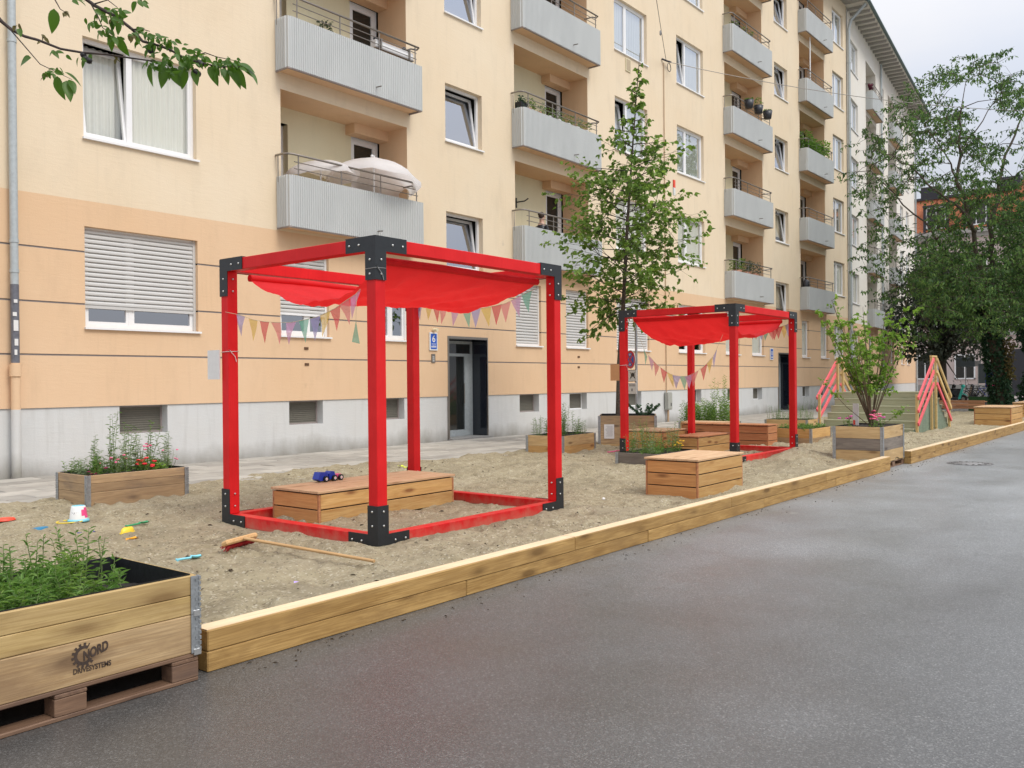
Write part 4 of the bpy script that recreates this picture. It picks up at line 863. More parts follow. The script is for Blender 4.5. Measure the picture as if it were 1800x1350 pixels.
# paper board and brown board tied to the posts, ties
def card(label, cat, x, ya, yb, za, zb, mat, name):
    t = thing(name, label, cat, (x, (ya+yb)/2, za)); m = MB(); m.box(-.006, -(yb-ya)/2, 0, .006, (yb-ya)/2, zb-za); m.build('card', mat, t); return t
a = on_x(394, 615, 5.11); b = on_x(373, 667, 5.11); t = card('white card tied to the left post of the near red frame', 'notice board', 5.09, 7.70, 7.90, b.z, a.z, PL['paper'], 'notice_card')
t = card('brown cardboard sheet tied to the left post of the far red frame', 'notice board', 13.57, 8.29, 8.47, on_x(1090, 669, 13.6).z, on_x(1090, 640, 13.6).z, PL['cardboard'], 'notice_card')
def tie(label, x0, y0, z, mat):
    t = thing('string_tie', label, 'string', (x0, y0, z)); m = MB(); e = .004
    m.tube([(-e, -e, 0), (BW+e, -e, .004), (BW+e, BW+e, 0), (-e, BW+e, -.004), (-e, -e, 0)], .0035, 5); m.tube([(.03, -e, 0), (.0, -.015, .018), (.02, -.012, .0), (.07, -.01, -.05), (.085, -.01, -.10)], .0035, 5); m.build('string', mat, t)
tie('pale string knotted round the left post of the near red frame', F1[0], F1[3]-BW, on_x(400, 618, 5.12).z, PL['paper'])
tie('pale string knotted round the left post of the far red frame', F2[0], F2[3]-BW, on_x(1098, 642, 13.6).z, PL['paper'])
tie('thin string wrapped round the top bracket of the near post', F1[0]-.008, F1[2]-.008, on_x(655, 471, 5.12).z, PL['grey'])

# ------------------------------------------------------------------ green step mound with coral rails
def steps():
    x0, y0, y1 = 22.8, 5.7, 7.92; t = thing('step_mound', 'green stained wooden step mound with coral handrails behind the bush planter', 'play steps', (x0, y0, .06)); rise, tr, n = .175, .27, 6; wy = y1-y0
    for k in range(n):
        xa = k*tr; z0 = k*rise
        board('riser_board', GREENW, wy, rise-.012, .03, t, (xa+.015, 0, z0), (0, 0, R(90))); board('tread_board', GREENW, wy+.03, .03, tr+.01, t, (xa+tr/2, -.015, z0+rise-.03+.012), (0, 0, R(90)))
        xe = 2*n*tr+.5-k*tr; board('riser_board', GREENW, wy, rise-.012, .03, t, (xe-.015, 0, z0), (0, 0, R(90))); board('tread_board', GREENW, wy+.03, .03, tr+.01, t, (xe-tr/2, -.015, z0+rise-.03+.012), (0, 0, R(90)))
    board('tread_board', GREENW, wy+.03, .03, .5, t, (n*tr+.25, -.015, n*rise-.018), (0, 0, R(90)))
    tot = 2*n*tr+.5; nb = 13; w = tot/nb
    for yy in (-.006, wy+.006):
        for i in range(nb): xc = (i+.5)*w; e = min(xc, tot-xc); h = min(n, max(1, int(e/tr)+1))*rise-.02; board('side_board', GREENS, w-.008, h, .022, t, (i*w, yy, 0))
    def rail(a, b, mat): 
        a, b = Vector(a), Vector(b); d = b-a; L_ = d.length; m = MB(); m.box(0, -.018, -.045, L_, .018, .045, 0, .004); m.build('handrail', mat, t, a, (0, -math.atan2(d.z, d.x), 0))
    for yy in (-.07, wy+.07):
        for (px, ph) in ((.12, 1.02), (1.55, 1.95), (1.98, 1.95), (3.45, 1.0)): m = MB(); m.box(px-.03, yy-.03, -.05, px+.03, yy+.03, ph, 0, .004); m.build('handrail_post', PINEP, t)
        s = -.045 if yy < 0 else .045
        for dz in (0, -.37, -.74):
            rail((.05, yy+s, .92+dz*.85), (1.62, yy+s, 1.90+dz*.85), REDRAIL); rail((1.94, yy-s*0+s, 1.90+dz*.85), (3.5, yy+s, .90+dz*.85), REDRAIL if (dz < -.5) else PINEP)
        m = MB(); m.box(1.5, yy-.03, 1.95, 2.03, yy+.03, 1.99); m.build('handrail_cap', PINEP, t)
steps()
# far slatted bench
t = thing('park_bench', 'long brown slatted bench with dark legs beyond the step mound', 'bench', (38.2, 8.9, .05), R(90))
for i in range(4): board('slat', BENCHW, 4.4, .035, .10, t, (-2.0, .1-i*.115, .46-(.0 if i else 0)))
for i in range(3): board('back_slat', BENCHW, 4.4, .10, .035, t, (-2.0, .17, .20+i*.115+.0))
for px in (-1.95, .2, 2.35): m = MB(); m.box(px-.05, -.30, 0, px+.05, .14, .455); m.build('leg', PL['charcoal'], t)
t = thing('green_panel', 'low green panel between the slatted bench and the big tree', 'panel', (43, 8.1, 0)); m = MB(); m.box(0, -.9, 0, .08, .35, .62); m.build('board', m_plain('green_panel', (.03, .10, .03), .8, var=.3), t)
# stake with taped paper sign by the bush planter
p = on_z(1527, 768, .1)
t = thing('wooden_stake', 'pale stake with a taped paper strip between bush planter and steps', 'stake', (15.9, 4.9, .5)); 
m = MB(); m.box(-.02, -.02, -.1, .02, .02, .48); m.build('stick', PINEP, t)
m = MB(); m.box(-.032, -.05, .12, -.024, .05, .55); m.build('paper_strip', PL['paper'], t); m = MB(); m.box(-.036, .01, .18, -.0325, .045, .26); m.build('red_mark', PL['red'], t)
# paper notice on the tall planter
pD.matrix_basis = Matrix.Translation(pD.location) @ Euler(pD.rotation_euler).to_matrix().to_4x4()
t = thing('paper_notice', 'white printed sheet pinned to the tall planter under the young tree', 'paper notice', tuple(pD.matrix_basis @ Vector((-.012, .98, .30))), R(30)); m = MB(); m.box(-.004, -.105, 0, 0, .105, .30); m.build('sheet', PL['paper'], t)
m = MB()
for i in range(10): m.box(-.0052, -.085+random.uniform(0, .012), .26-i*.023, -.0041, .085-random.uniform(0, .05), .266-i*.023)
m.build('print_line', PL['grey'], t)
# ------------------------------------------------------------------ plants
def stem_plant(name, label, cat, loc, n, h, leafmat, spread=.12, nl=16, ls=.07, lw=.22, group=None, flower=None, nf=0, fs=.02, lean=.25, stemmat=None, droop=.25, topdense=True):
    t = thing(name, label, cat, loc, random.uniform(0, 6), group); m = MB(); P = []; D = []; Sz = []; FP = []
    for i in range(n):
        a = random.uniform(0, 6.28); r = spread*math.sqrt(random.random()); b = Vector((r*math.cos(a), r*math.sin(a), -.02)); hh = h*random.uniform(.75, 1.15); la = random.uniform(0, 6.28); le = lean*random.random()
        tip = b+Vector((math.cos(la)*le*hh, math.sin(la)*le*hh, hh)); mid = (b+tip)/2+Vector((random.uniform(-.02, .02), random.uniform(-.02, .02), 0)); m.tube([b, mid, tip], [.004, .003, .0012], 4, cap=False)
        for j in range(nl):
            f = (j+.5)/nl; f = f**.8 if topdense else f; q = (b*(1-f)**2+mid*2*f*(1-f)+tip*f*f); an = j*2.4+random.uniform(-.4, .4); el = random.uniform(.15, .8)
            P.append(q); D.append((math.cos(an)*math.cos(el), math.sin(an)*math.cos(el), math.sin(el))); Sz.append(ls*random.uniform(.6, 1.15)*(1-.45*f))
        FP.append(tip)
    m.build('stem', stemmat or TWIGG, t); link('foliage', leaves_mesh('foliage', P, D, Sz, leafmat, lw, .25, droop), t)
    if flower:
        m = MB()
        for i in range(nf):
            c = random.choice(FP)+Vector((random.uniform(-.05, .05), random.uniform(-.05, .05), random.uniform(-.06, .02)))
            for q in range(5): a = q*1.256; m.sphere(c+Vector((math.cos(a)*fs*.7, math.sin(a)*fs*.7, random.uniform(-.3, .3)*fs)), fs*.75, 6, 0, (1, 1, .6))
        m.build('flower', flower, t)
    return t
def plt_in(base, lx, ly, H, u, w): # world point in a planter
    return base.matrix_basis @ Vector((lx*u, ly*w, H))
def Wp(t, x, y, z): return Matrix.Translation(t.location) @ Euler(t.rotation_euler).to_matrix().to_4x4() @ Vector((x, y, z))
# foreground planter: dense willowherb-like growth
gname = 'leafy green plants in the lettered planter'
k_ = 0
for i in range(9):
    for j in range(4):
        x = .06+i*.122+random.uniform(-.04, .04); y = .20+j*.165+random.uniform(-.03, .03)
        if x > .93 and j < 3 : continue
        stem_plant('leafy_plant', 'leafy green plant with narrow leaves in the lettered planter', 'plant', Wp(pf, x, y, HF-.12), 6, random.choice((.15, .19, .23)) if x < 1.0 else .16, LEAF_W if random.random() < .8 else LEAF_Y, .09, 20, .085, .25, gname, droop=.35); k_ += 1
for (px, hh, xx, yy) in ((0, .32, .62, .62), (0, .36, .42, .7), (0, .32, .95, .66), (0, .34, .30, .3), (0, .30, .80, .72), (0, .34, .98, .5)):
    stem_plant('tall_leafy_plant', 'taller pale shoot rising above the lettered planter', 'plant', Wp(pf, xx, yy, HF-.12), 4, hh, LEAF_W, .04, 20, .07, .25, 'taller shoots in the lettered planter', droop=.3)
# flower planter by the wall
for i in range(9):
    x = .10+i*.13; y = random.uniform(.2, .55); hh = (.22, .30, .42, .68, .44, .56, .40, .54, .44)[i]
    stem_plant('tall_thin_plant', 'tall thin narrow leaved plant in the flower planter by the wall', 'plant', Wp(pA, x, y, HA-.03), 5, hh, LEAF_W if i % 2 else LEAF_S, .05, 20, .085, .14, 'thin tall plants in the flower planter', lean=.3, droop=.5)
for i in range(9): stem_plant('leafy_plant', 'low leafy growth in the flower planter by the wall', 'plant', Wp(pA, .12+i*.125, random.uniform(.15, .55), HA-.03), 7, random.uniform(.14, .24), LEAF_W if i % 3 else LEAF_Y, .10, 12, .07, .3, 'low growth in the flower planter by the wall')
stem_plant('red_geranium', 'bright red geranium in the planter by the wall', 'flower', Wp(pA, .80, .2, HA-.03), 9, .15, LEAF_Y, .09, 7, .06, .7, None, FL_R, 12, .022)
stem_plant('pink_carnation', 'pink carnation left of the red geranium in the planter by the wall', 'flower', Wp(pA, .42, .25, HA-.03), 8, .20, LEAF_S, .10, 8, .05, .25, None, FL_P, 7, .014)
stem_plant('dark_red_carnation', 'dark red flowers at the left end of the planter by the wall', 'flower', Wp(pA, .22, .2, HA-.03), 6, .10, LEAF_Y, .08, 7, .05, .4, None, m_plain('maroon_petal', (.22, .01, .05), .6), 6, .017)
stem_plant('pale_pink_flower', 'pale pink blossoms above the red geranium', 'flower', Wp(pA, .86, .3, HA-.03), 6, .30, LEAF_S, .10, 6, .05, .3, None, FL_P, 6, .014)
stem_plant('lettuce_plant', 'bright green broad leaved plant right of the red geranium', 'plant', Wp(pA, 1.0, .25, HA-.03), 7, .10, LEAF_F, .08, 7, .09, .6)
stem_plant('overhanging_flower', 'pink flowers drooping over the right end of the planter by the wall', 'flower', Wp(pA, 1.2, .3, HA-.02), 4, .22, LEAF_S, .05, 4, .04, .3, None, FL_P, 4, .012, lean=1.3)
for i in range(10):
    stem_plant('tall_thin_plant', 'narrow leaved green plant in the two tone planter', 'plant', Wp(pB, .1+i*.12, random.uniform(.2, .65), HB-.03), 6, (.40, .36, .5, .44, .62, .58, .44, .34, .42, .28)[i], LEAF_W if i % 3 else LEAF_S, .07, 18, .08, .18, 'green plants in the two tone planter', droop=.4)
for i in range(9):
    stem_plant('tall_weed', 'pale thin weed in the low weathered planter', 'plant', Wp(pC, .15+(i % 5)*.2, .25+.35*(i//5), HC_-.02), 7, random.uniform(.25, .58), (LEAF_S, LEAF_F, LEAF_W)[i % 3], .09, 16, .07, .16, 'thin weeds in the low weathered planter', lean=.45, droop=.5)
stem_plant('yellow_marigold', 'yellow flowering plant in the low weathered planter', 'flower', Wp(pC, .8, .12, HC_-.02), 8, .18, LEAF_W, .09, 9, .06, .4, None, FL_Y, 9, .016)
for i in range(10): stem_plant('ground_cover', 'low leafy growth on the soil of the low weathered planter', 'plant', Wp(pC, .1+i*.105, .15+random.random()*.5, HC_-.02), 8, .09, LEAF_W, .1, 8, .05, .4, 'low growth in the low weathered planter')
# kale-like plant in the tall planter
P, D, Sz = [], [], []
for i in range(9):
    a = i*2.4; el = .5
    for j in range(16): P.append((.05*math.cos(a)*(1+j*.35), .05*math.sin(a)*(1+j*.35), .05+.014*j)); D.append((math.cos(a+random.uniform(-1, 1)), math.sin(a+random.uniform(-1, 1)), random.uniform(-.3, .4))); Sz.append(.075)
t = thing('kale_plant', 'dark curly kale growing in the tall planter under the young tree', 'plant', Wp(pD, .3, .25, HD-.04)); link('foliage', leaves_mesh('foliage', P, D, Sz, LEAF_K, .8, .4, .3), t)
for i in range(12): stem_plant('tall_weed', 'tall green weed in the planter behind the far red frame', 'plant', Wp(pG, .15+(i % 3)*.3, .1+(i//3)*.34, HG-.03), 7, (1.15 if i == 5 else random.uniform(.4, .85)), LEAF_F if i % 3 else LEAF_W, .16, 34, .12, .26, 'tall weeds behind the far red frame', lean=.2)
for i in range(10): stem_plant('ground_cover', 'low leafy growth in the planter joined to the reddish bench', 'plant', Wp(pH, .1+(i % 5)*.24, .2+(i//5)*.35, HH-.03), 9, .12, LEAF_W, .13, 8, .07, .5, 'low growth in the planter by the reddish bench')
for i in range(8): stem_plant('silvery_plant', 'silvery green plant in the planter left of the steps', 'plant', Wp(pI, .15+(i % 2)*.45, .15+(i//2)*.26, HI-.03), 9, random.uniform(.2, .42), LEAF_S, .14, 14, .06, .2, 'silvery plants left of the steps')
for (x, y, mt, lab) in ((.1, .55, FL_M, 'magenta flowers at the left corner of the bush planter'), (.14, .20, FL_P, 'pink geranium in the middle of the bush planter'), (.35, .12, FL_M, 'magenta geranium hanging at the front of the bush planter'), (.45, .3, FL_P, 'rosy geranium close to the stems of the bush')):
    stem_plant('pink_geranium', lab, 'flower', Wp(pE, x, y, HE-.02), 7, .26 if mt is FL_P else .2, LEAF_W, .09, 5, .05, .8, None, mt, 9 if mt is FL_P else 4, .023)
# weeds against the wall and litter on the sand
def scatter_bits(name, label, n, box, mat, size, zf, kind='stuff'):
    P = np.stack([rng.uniform(box[0], box[1], n), rng.uniform(box[2], box[3], n), np.full(n, zf)], 1); a = rng.uniform(0, 6.28, n); D = np.stack([np.cos(a), np.sin(a), rng.uniform(-.05, .35, n)], 1)
    return tag(link(name, leaves_mesh(name, P, D, size*rng.uniform(.4, 1.3, n), mat, .35, .5, .2)), label, None, None, kind)
sandz = lambda x, y: .135
def on_sand(x, y, dz=0.):
    i = int(np.clip(np.searchsorted(xs_s, x), 0, len(xs_s)-1)); j = int(np.clip(np.searchsorted(ys_s, y), 0, len(ys_s)-1)); return float(Zs[i, j])+dz
n = 650; q = np.stack([rng.uniform(1.5, 24, n)**1.0, rng.uniform(4.4, 11.3, n)], 1); zz = np.array([on_sand(a, b, .004) for a, b in q]); a = rng.uniform(0, 6.28, n)
tag(link('leaf_litter', leaves_mesh('leaf_litter', np.column_stack([q, zz]), np.stack([np.cos(a), np.sin(a), rng.uniform(0, .3, n)], 1), rng.uniform(.015, .055, n), m_plain('dead_leaf', (.06, .04, .022), .9, var=.5), .4, .5, .2)), kind='stuff')
n = 260; q = np.stack([2.7+20*rng.random(n)**1.3, 4.06-rng.exponential(.10, n)], 1); a = rng.uniform(0, 6.28, n); tag(link('road_litter', leaves_mesh('road_litter', np.column_stack([q, np.full(n, .004)]), np.stack([np.cos(a), np.sin(a), rng.uniform(0, .2, n)], 1), rng.uniform(.008, .03, n), MATS['dead_leaf'], .4, .5, .2)), kind='stuff')
n = 4200; q = np.stack([2.0+22*rng.random(n)**1.5, rng.uniform(4.35, 11.2, n)], 1); zz = np.array([on_sand(a, b, .0) for a, b in q]); vs = []; fs = []
sz = rng.uniform(.003, .011, n)*(1+.05*q[:, 0]); o6 = np.array([(1, 0, 0), (-1, 0, 0), (0, 1, 0), (0, -1, 0), (0, 0, .8), (0, 0, -.5)]); vs = (np.column_stack([q, zz])[:, None, :]+o6[None]*sz[:, None, None]).reshape(-1, 3); tri = np.array([(0, 2, 4), (2, 1, 4), (1, 3, 4), (3, 0, 4)]); fs = (np.arange(n)[:, None, None]*6+tri[None]).reshape(-1, 3)
k = NB('sand_crumb'); k.base(k.ramp(k.rnd(0, 1, 'isl'), [(0, (.14, .11, .07)), (.6, (.36, .30, .20)), (1, (.52, .46, .34))])); k.rough(.95)
tag(link('sand_crumbs', np_mesh('sand_crumbs', vs, fs, k.m)), kind='stuff')
for (px, py) in ((1200, 745), (1418, 724), (1432, 722), (445, 792), (800, 771)):
    p = on_y(px, py, 13.95); 
    if px > 1400: stem_plant('wall_weed', 'small weed at the foot of the grey plinth beyond the far door', 'plant', (p.x, 14.0, .11), 8, .5, LEAF_S, .3, 12, .07, .2, 'weeds at the foot of the far plinth')

# ------------------------------------------------------------------ trees
def grow(m, p, d, L_, r, depth, P, D, twl, mat=None, up=.0, spread=.5, nk=3, leafn=8, minlen=.25):
    pts = [Vector(p)]; d = Vector(d).normalized(); rs = [r]; n = 4
    for i in range(n): d = (d+Vector((random.gauss(0, .08), random.gauss(0, .08), random.gauss(0, .06)+up*.12))).normalized(); pts.append(pts[-1]+d*L_/n); rs.append(r*(1-.6*(i+1)/n))
    m.tube(pts, rs, 6 if r > .015 else 4, cap=False)
    if depth == 0 or L_ < minlen:
        for j in range(leafn):
            f = random.uniform(.15, 1.); q = pts[0].lerp(pts[-1], f); P.append(q); D.append((d+Vector((random.gauss(0, .8), random.gauss(0, .8), random.gauss(-.25, .5)))).normalized())
        return
    for k_ in range(nk):
        f = .3+.7*(k_+.6)/nk; q = pts[min(n, int(f*n))]; a = random.uniform(0, 6.28); o = d.orthogonal().normalized(); o = Matrix.Rotation(a, 3, d) @ o
        grow(m, q, d*(1-spread)+o*spread, L_*random.uniform(.5, .72), r*.5, depth-1, P, D, twl, mat, up, spread, nk, leafn, minlen)
    grow(m, pts[-1], d, L_*.6, r*.4, depth-1, P, D, twl, mat, up, spread, nk, leafn, minlen)
# young linden in the tall planter
tb = Vector((16.44, 10.08, .62)); yt = thing('young_tree', 'slender young street tree with sparse crown growing from the tall planter', 'tree', tb); m = MB()
tk = [Vector((0, 0, 0)), Vector((.03, -.02, 1.2)), Vector((.10, -.10, 2.6)), Vector((.18, -.16, 4.2)), Vector((.28, -.24, 5.8)), Vector((.40, -.38, 7.95))]
m.tube(tk, [.062, .055, .046, .034, .02, .004], 8); P, D = [], []; m2 = MB()
er = Vector((.62, -.785, 0)); ed = Vector((.785, .62, 0))
NB_ = 92
for i in range(NB_):
    f = ((i+.5)/NB_)**1.15; zf = 2.35+5.35*f; k1 = min(4, int(zf/1.5)); base = None
    for a_, b_ in zip(tk[:-1], tk[1:]):
        if a_.z <= zf <= b_.z: base = a_.lerp(b_, (zf-a_.z)/(b_.z-a_.z))
    if base is None: continue
    prof = np.interp(zf, [2.0, 2.6, 3.3, 4.1, 4.8, 5.4, 6.0, 6.7, 7.7], [1.0, 1.5, 1.9, 1.95, 1.75, 1.4, .70, .32, .12])
    an = i*2.39996+random.uniform(-.3, .3); el = random.uniform(-.05, .55) if zf > 2.6 else random.uniform(-.35, .15)
    d = Vector((math.cos(an)*math.cos(el), math.sin(an)*math.cos(el), math.sin(el))); L_ = prof*random.uniform(.6, 1.)
    grow(m2, base, d, L_*.62, .014, 2 if L_ > .8 else 1, P, D, 0, None, -.1, .45, 3, 6 if zf < 5.2 else 4, .1)
m.build('trunk', BARK, yt); m2.build('branches', TWIG, yt); nP = len(P); link('crown', leaves_mesh('crown', [tuple(p) for p in P], [tuple(d) for d in D], rng.uniform(.06, .125, nP), LEAF_Y, .85, .25, .3), yt)
print('young tree leaves', nP)
# warning tape in the tree
t = thing('warning_ribbon', 'red and white ribbon hanging in the young tree crown', 'ribbon', at_d(1185, 330, 19.6)); m = MB(); m.box(-.045, -.01, -.0, .045, .01, .17); m.build('red_band', PL['red'], t); m = MB(); m.box(-.045, -.01, -.17, .045, .01, -.001); m.build('white_band', PL['paper'], t)
# multi stemmed bush in the striped planter
bb = Vector(Wp(pE, .42, .30, HE-.03)); bt = thing('leafy_bush', 'tall fresh green multi stemmed bush growing from the striped planter', 'bush', bb); m = MB(); P, D = [], []
for i in range(24):
    an = random.uniform(0, 6.28); sp_ = random.uniform(.28, .85) if i else .05; tip = Vector((math.cos(an)*sp_-.10, math.sin(an)*sp_+.10, random.uniform(1.6, 2.6)-.45*sp_)); mid = tip*.5+Vector((math.cos(an)*-.04, math.sin(an)*-.04, .06)); pts = []
    for q in range(7): f = q/6; pts.append(mid*2*f*(1-f)+tip*f*f)
    m.tube(pts, [.011-.0014*q for q in range(7)], 5, cap=False)
    for q in range(14):
        f = random.uniform(.32, 1.); b_ = mid*2*f*(1-f)+tip*f*f; a2 = random.uniform(0, 6.28); dd = Vector((math.cos(a2), math.sin(a2), random.uniform(.1, .8))).normalized(); L_ = random.uniform(.08, .22)*(1.15-.5*f); e_ = b_+dd*L_; m.tube([b_, e_], [.004, .0015], 4, cap=False)
        for w in range(9): f2 = random.uniform(.2, 1.05); P.append(b_.lerp(e_, f2)); D.append((dd*.4+Vector((random.gauss(0, .6), random.gauss(0, .6), random.gauss(.05, .5)))).normalized())
for (an, L_, z_) in ((2.5, .95, .8), (4.9, .5, .3)):
    tip = Vector((math.cos(an)*L_, math.sin(an)*L_, z_)); m.tube([Vector((0, 0, 0)), tip*.5+Vector((0, 0, -.05)), tip], [.007, .005, .002], 4, cap=False)
    for w in range(40): f2 = random.uniform(.5, 1.05); P.append(tip*f2+Vector((random.gauss(0, .03), random.gauss(0, .03), random.gauss(0, .03)))); D.append(Vector((random.gauss(0, 1), random.gauss(0, 1), random.gauss(0, .6))).normalized())
m.build('stems', STEMB, bt); link('foliage', leaves_mesh('foliage', [tuple(p) for p in P], [tuple(d) for d in D], rng.uniform(.035, .075, len(P)), LEAF_F, .75, .3, .3), bt); print('bush leaves', len(P))

# overhanging cherry branch, top left (its tree stands just outside the picture)
T5 = 4.6; lt = thing('cherry_branch', 'leafy cherry tree branches reaching in over the upper left window', 'tree branch', (.35, 5.6, .13)); O = Vector(lt.location)
mt = MB(); A0 = at_d(-330, -160, 5.0)-O
mt.tube([(0, 0, 0), (.02, 0, 1.2), A0*.5+Vector((0, 0, .9)), Vector((A0.x*.8, A0.y*.9, A0.z*1.0))], [.13, .11, .09, .06], 10); mt.build('trunk', BARK, lt)
c1 = lambda l: [at_d(x/3, y/3, T5)-O for x, y in l]
tw = MB(); lines = [[(-700, -420), (-120, 0), (0, 90), (60, 150), (120, 185), (210, 210), (330, 255), (430, 280), (560, 293), (700, 308), (820, 320), (900, 335)], [(-10, 84), (50, 150), (130, 235), (230, 340), (290, 380), (380, 420)],
       [(300, -260), (460, -10), (520, 30), (600, 85), (690, 155), (760, 215), (830, 245), (900, 270), (980, 310), (1060, 330), (1150, 345), (1220, 350), (1290, 355)], [(500, 20), (560, 0), (620, 40)], [(480, 20), (520, 100), (560, 150), (590, 180)], [(260, -60), (300, 10), (340, 50), (360, 75)], [(690, 155), (740, 150), (790, 165)], [(980, 310), (1080, 280), (1160, 300), (1240, 320)], [(720, -60), (735, 10), (760, -30)]]
for i, l in enumerate(lines):
    q = c1(l); mx_ = .011 if i in (0, 2) else .004; tw.tube([p+Vector((random.uniform(-.02, .02), random.uniform(-.02, .02), 0)) if 0 < j < len(q)-1 else p for j, p in enumerate(q)], [mx_*(1-.8*j/len(q)) for j in range(len(q))], 5, cap=False)
tw.tube([Vector((A0.x*.8, A0.y*.9, A0.z)), c1([(-700, -420)])[0]], [.05, .011], 6); tw.tube([Vector((A0.x*.8, A0.y*.9, A0.z)), c1([(0, -400)])[0], c1([(300, -260)])[0]], [.05, .02, .010], 6)
tw.build('twigs', TWIG, lt)
LV = []
for s_, w_ in ((.10, .46), (.085, .5), (.07, .55)):
    for mt_ in (LEAF_C, LEAF_CB):
        vs = []; n = 7; b = MB()
        for i in range(n+1):
            f = i/n; hw = s_*w_*.5*math.sin(math.pi*min(1, f**.75))**.9*(1 if f < 1 else 0); zz_ = -.22*s_*f*f; yy_ = s_*f; b.v += [(-hw, yy_, zz_+hw*.35), (0, yy_, zz_), (hw, yy_, zz_+hw*.35)]
        for i in range(n): b.f += [(3*i, 3*i+1, 3*i+4, 3*i+3), (3*i+1, 3*i+2, 3*i+5, 3*i+4)]; b.mi += [0, 0]; b.sm += [True, True]
        LV.append(b.mesh('leaf', mt_))
def leaf_at(px, py, ang, big=1., brown=False, dt=0.):
    """ang: direction the tip points to, in degrees below the horizontal to the right"""
    p = at_d(px/3, py/3, T5+dt)-O; d = (r_*math.cos(R(ang))-u_*math.sin(R(ang))+v_*random.uniform(-.5, .5)).normalized(); nn = (v_*-.8+u_*.6+Vector((random.gauss(0, .5), random.gauss(0, .5), random.gauss(0, .5)))).normalized()
    x = d.cross(nn).normalized(); nn = x.cross(d); Mx = Matrix((x, d, nn)).transposed().to_4x4(); me = LV[(0 if big > 1 else random.choice((2, 4)))+(1 if brown else 0)]
    o = link('leaf', me, lt); o.matrix_local = Matrix.Translation(p) @ Mx @ Matrix.Scale(random.uniform(.75, 1.1)*big, 4)
seedl = random.Random(11)
clus = [(560, 160, 9, 50), (600, 200, 5, 30), (700, 170, 8, 55), (780, 200, 12, 60), (830, 250, 14, 60), (800, 330, 8, 35), (870, 320, 8, 40), (890, 370, 5, 25), (960, 300, 12, 60), (1010, 330, 10, 60), (1060, 320, 12, 60), (1130, 330, 12, 55), (1190, 330, 12, 50), (1250, 340, 8, 40),
        (450, 300, 6, 20), (520, 60, 9, 45), (590, 50, 7, 45), (620, 100, 7, 35), (640, 60, 3, 20), (490, 110, 5, 25), (290, 265, 3, 15), (350, 290, 1, 8), (255, 380, 6, 28), (300, 360, 2, 15), (390, 5, 2, 15), (735, 5, 5, 25), (100, 150, 1, 10), (900, 240, 8, 45), (1020, 280, 6, 40)]
for (x, y, n, s_) in clus:
    for i in range(int(n*1.5)): leaf_at(x+seedl.gauss(0, s_*.55), y+seedl.gauss(0, s_*.38), seedl.uniform(-20, 140), seedl.choice((.42, .5, .6, .75)), False, seedl.uniform(-.08, .08))
for (x, y, a) in ((575, 180, 85), (620, 190, 70), (800, 330, 110), (870, 350, 95), (900, 355, 60), (962, 345, 95), (1100, 350, 62), (1150, 370, 95), (1170, 360, 60), (1200, 360, 50), (1235, 355, 62), (1255, 335, 20), (1270, 345, 35), (300, 400, 80), (350, 425, 68), (365, 420, 55), (340, 380, 30), (285, 45, 95), (165, 305, 170), (1030, 360, 80), (840, 330, 75), (1285, 355, 40)): leaf_at(x, y, a, 1.15)
for (x, y, n, s_) in ((90, 130, 3, 12), (225, 185, 4, 14), (600, 310, 3, 16), (690, 190, 3, 16), (240, 395, 3, 12), (340, 65, 4, 12), (600, 105, 3, 14), (910, 370, 2, 10), (210, 205, 1, 8)):
    for i in range(n): leaf_at(x+seedl.gauss(0, s_*.5), y+seedl.gauss(0, s_*.5), seedl.uniform(0, 180), .45, True)
for (x, y) in ((450, 310), (470, 320), (440, 290), (1030, 380), (1045, 390), (1060, 340), (795, 268), (1050, 330)):
    m = MB(); p = at_d(x/3, y/3, T5)-O; m.sphere(p, .017, 7); m.build('fruit', m_plain('dark_fruit', (.01, .008, .008), .5) if 'dark_fruit' not in MATS else MATS['dark_fruit'], lt); MATS['dark_fruit'] = bpy.data.materials['dark_fruit']

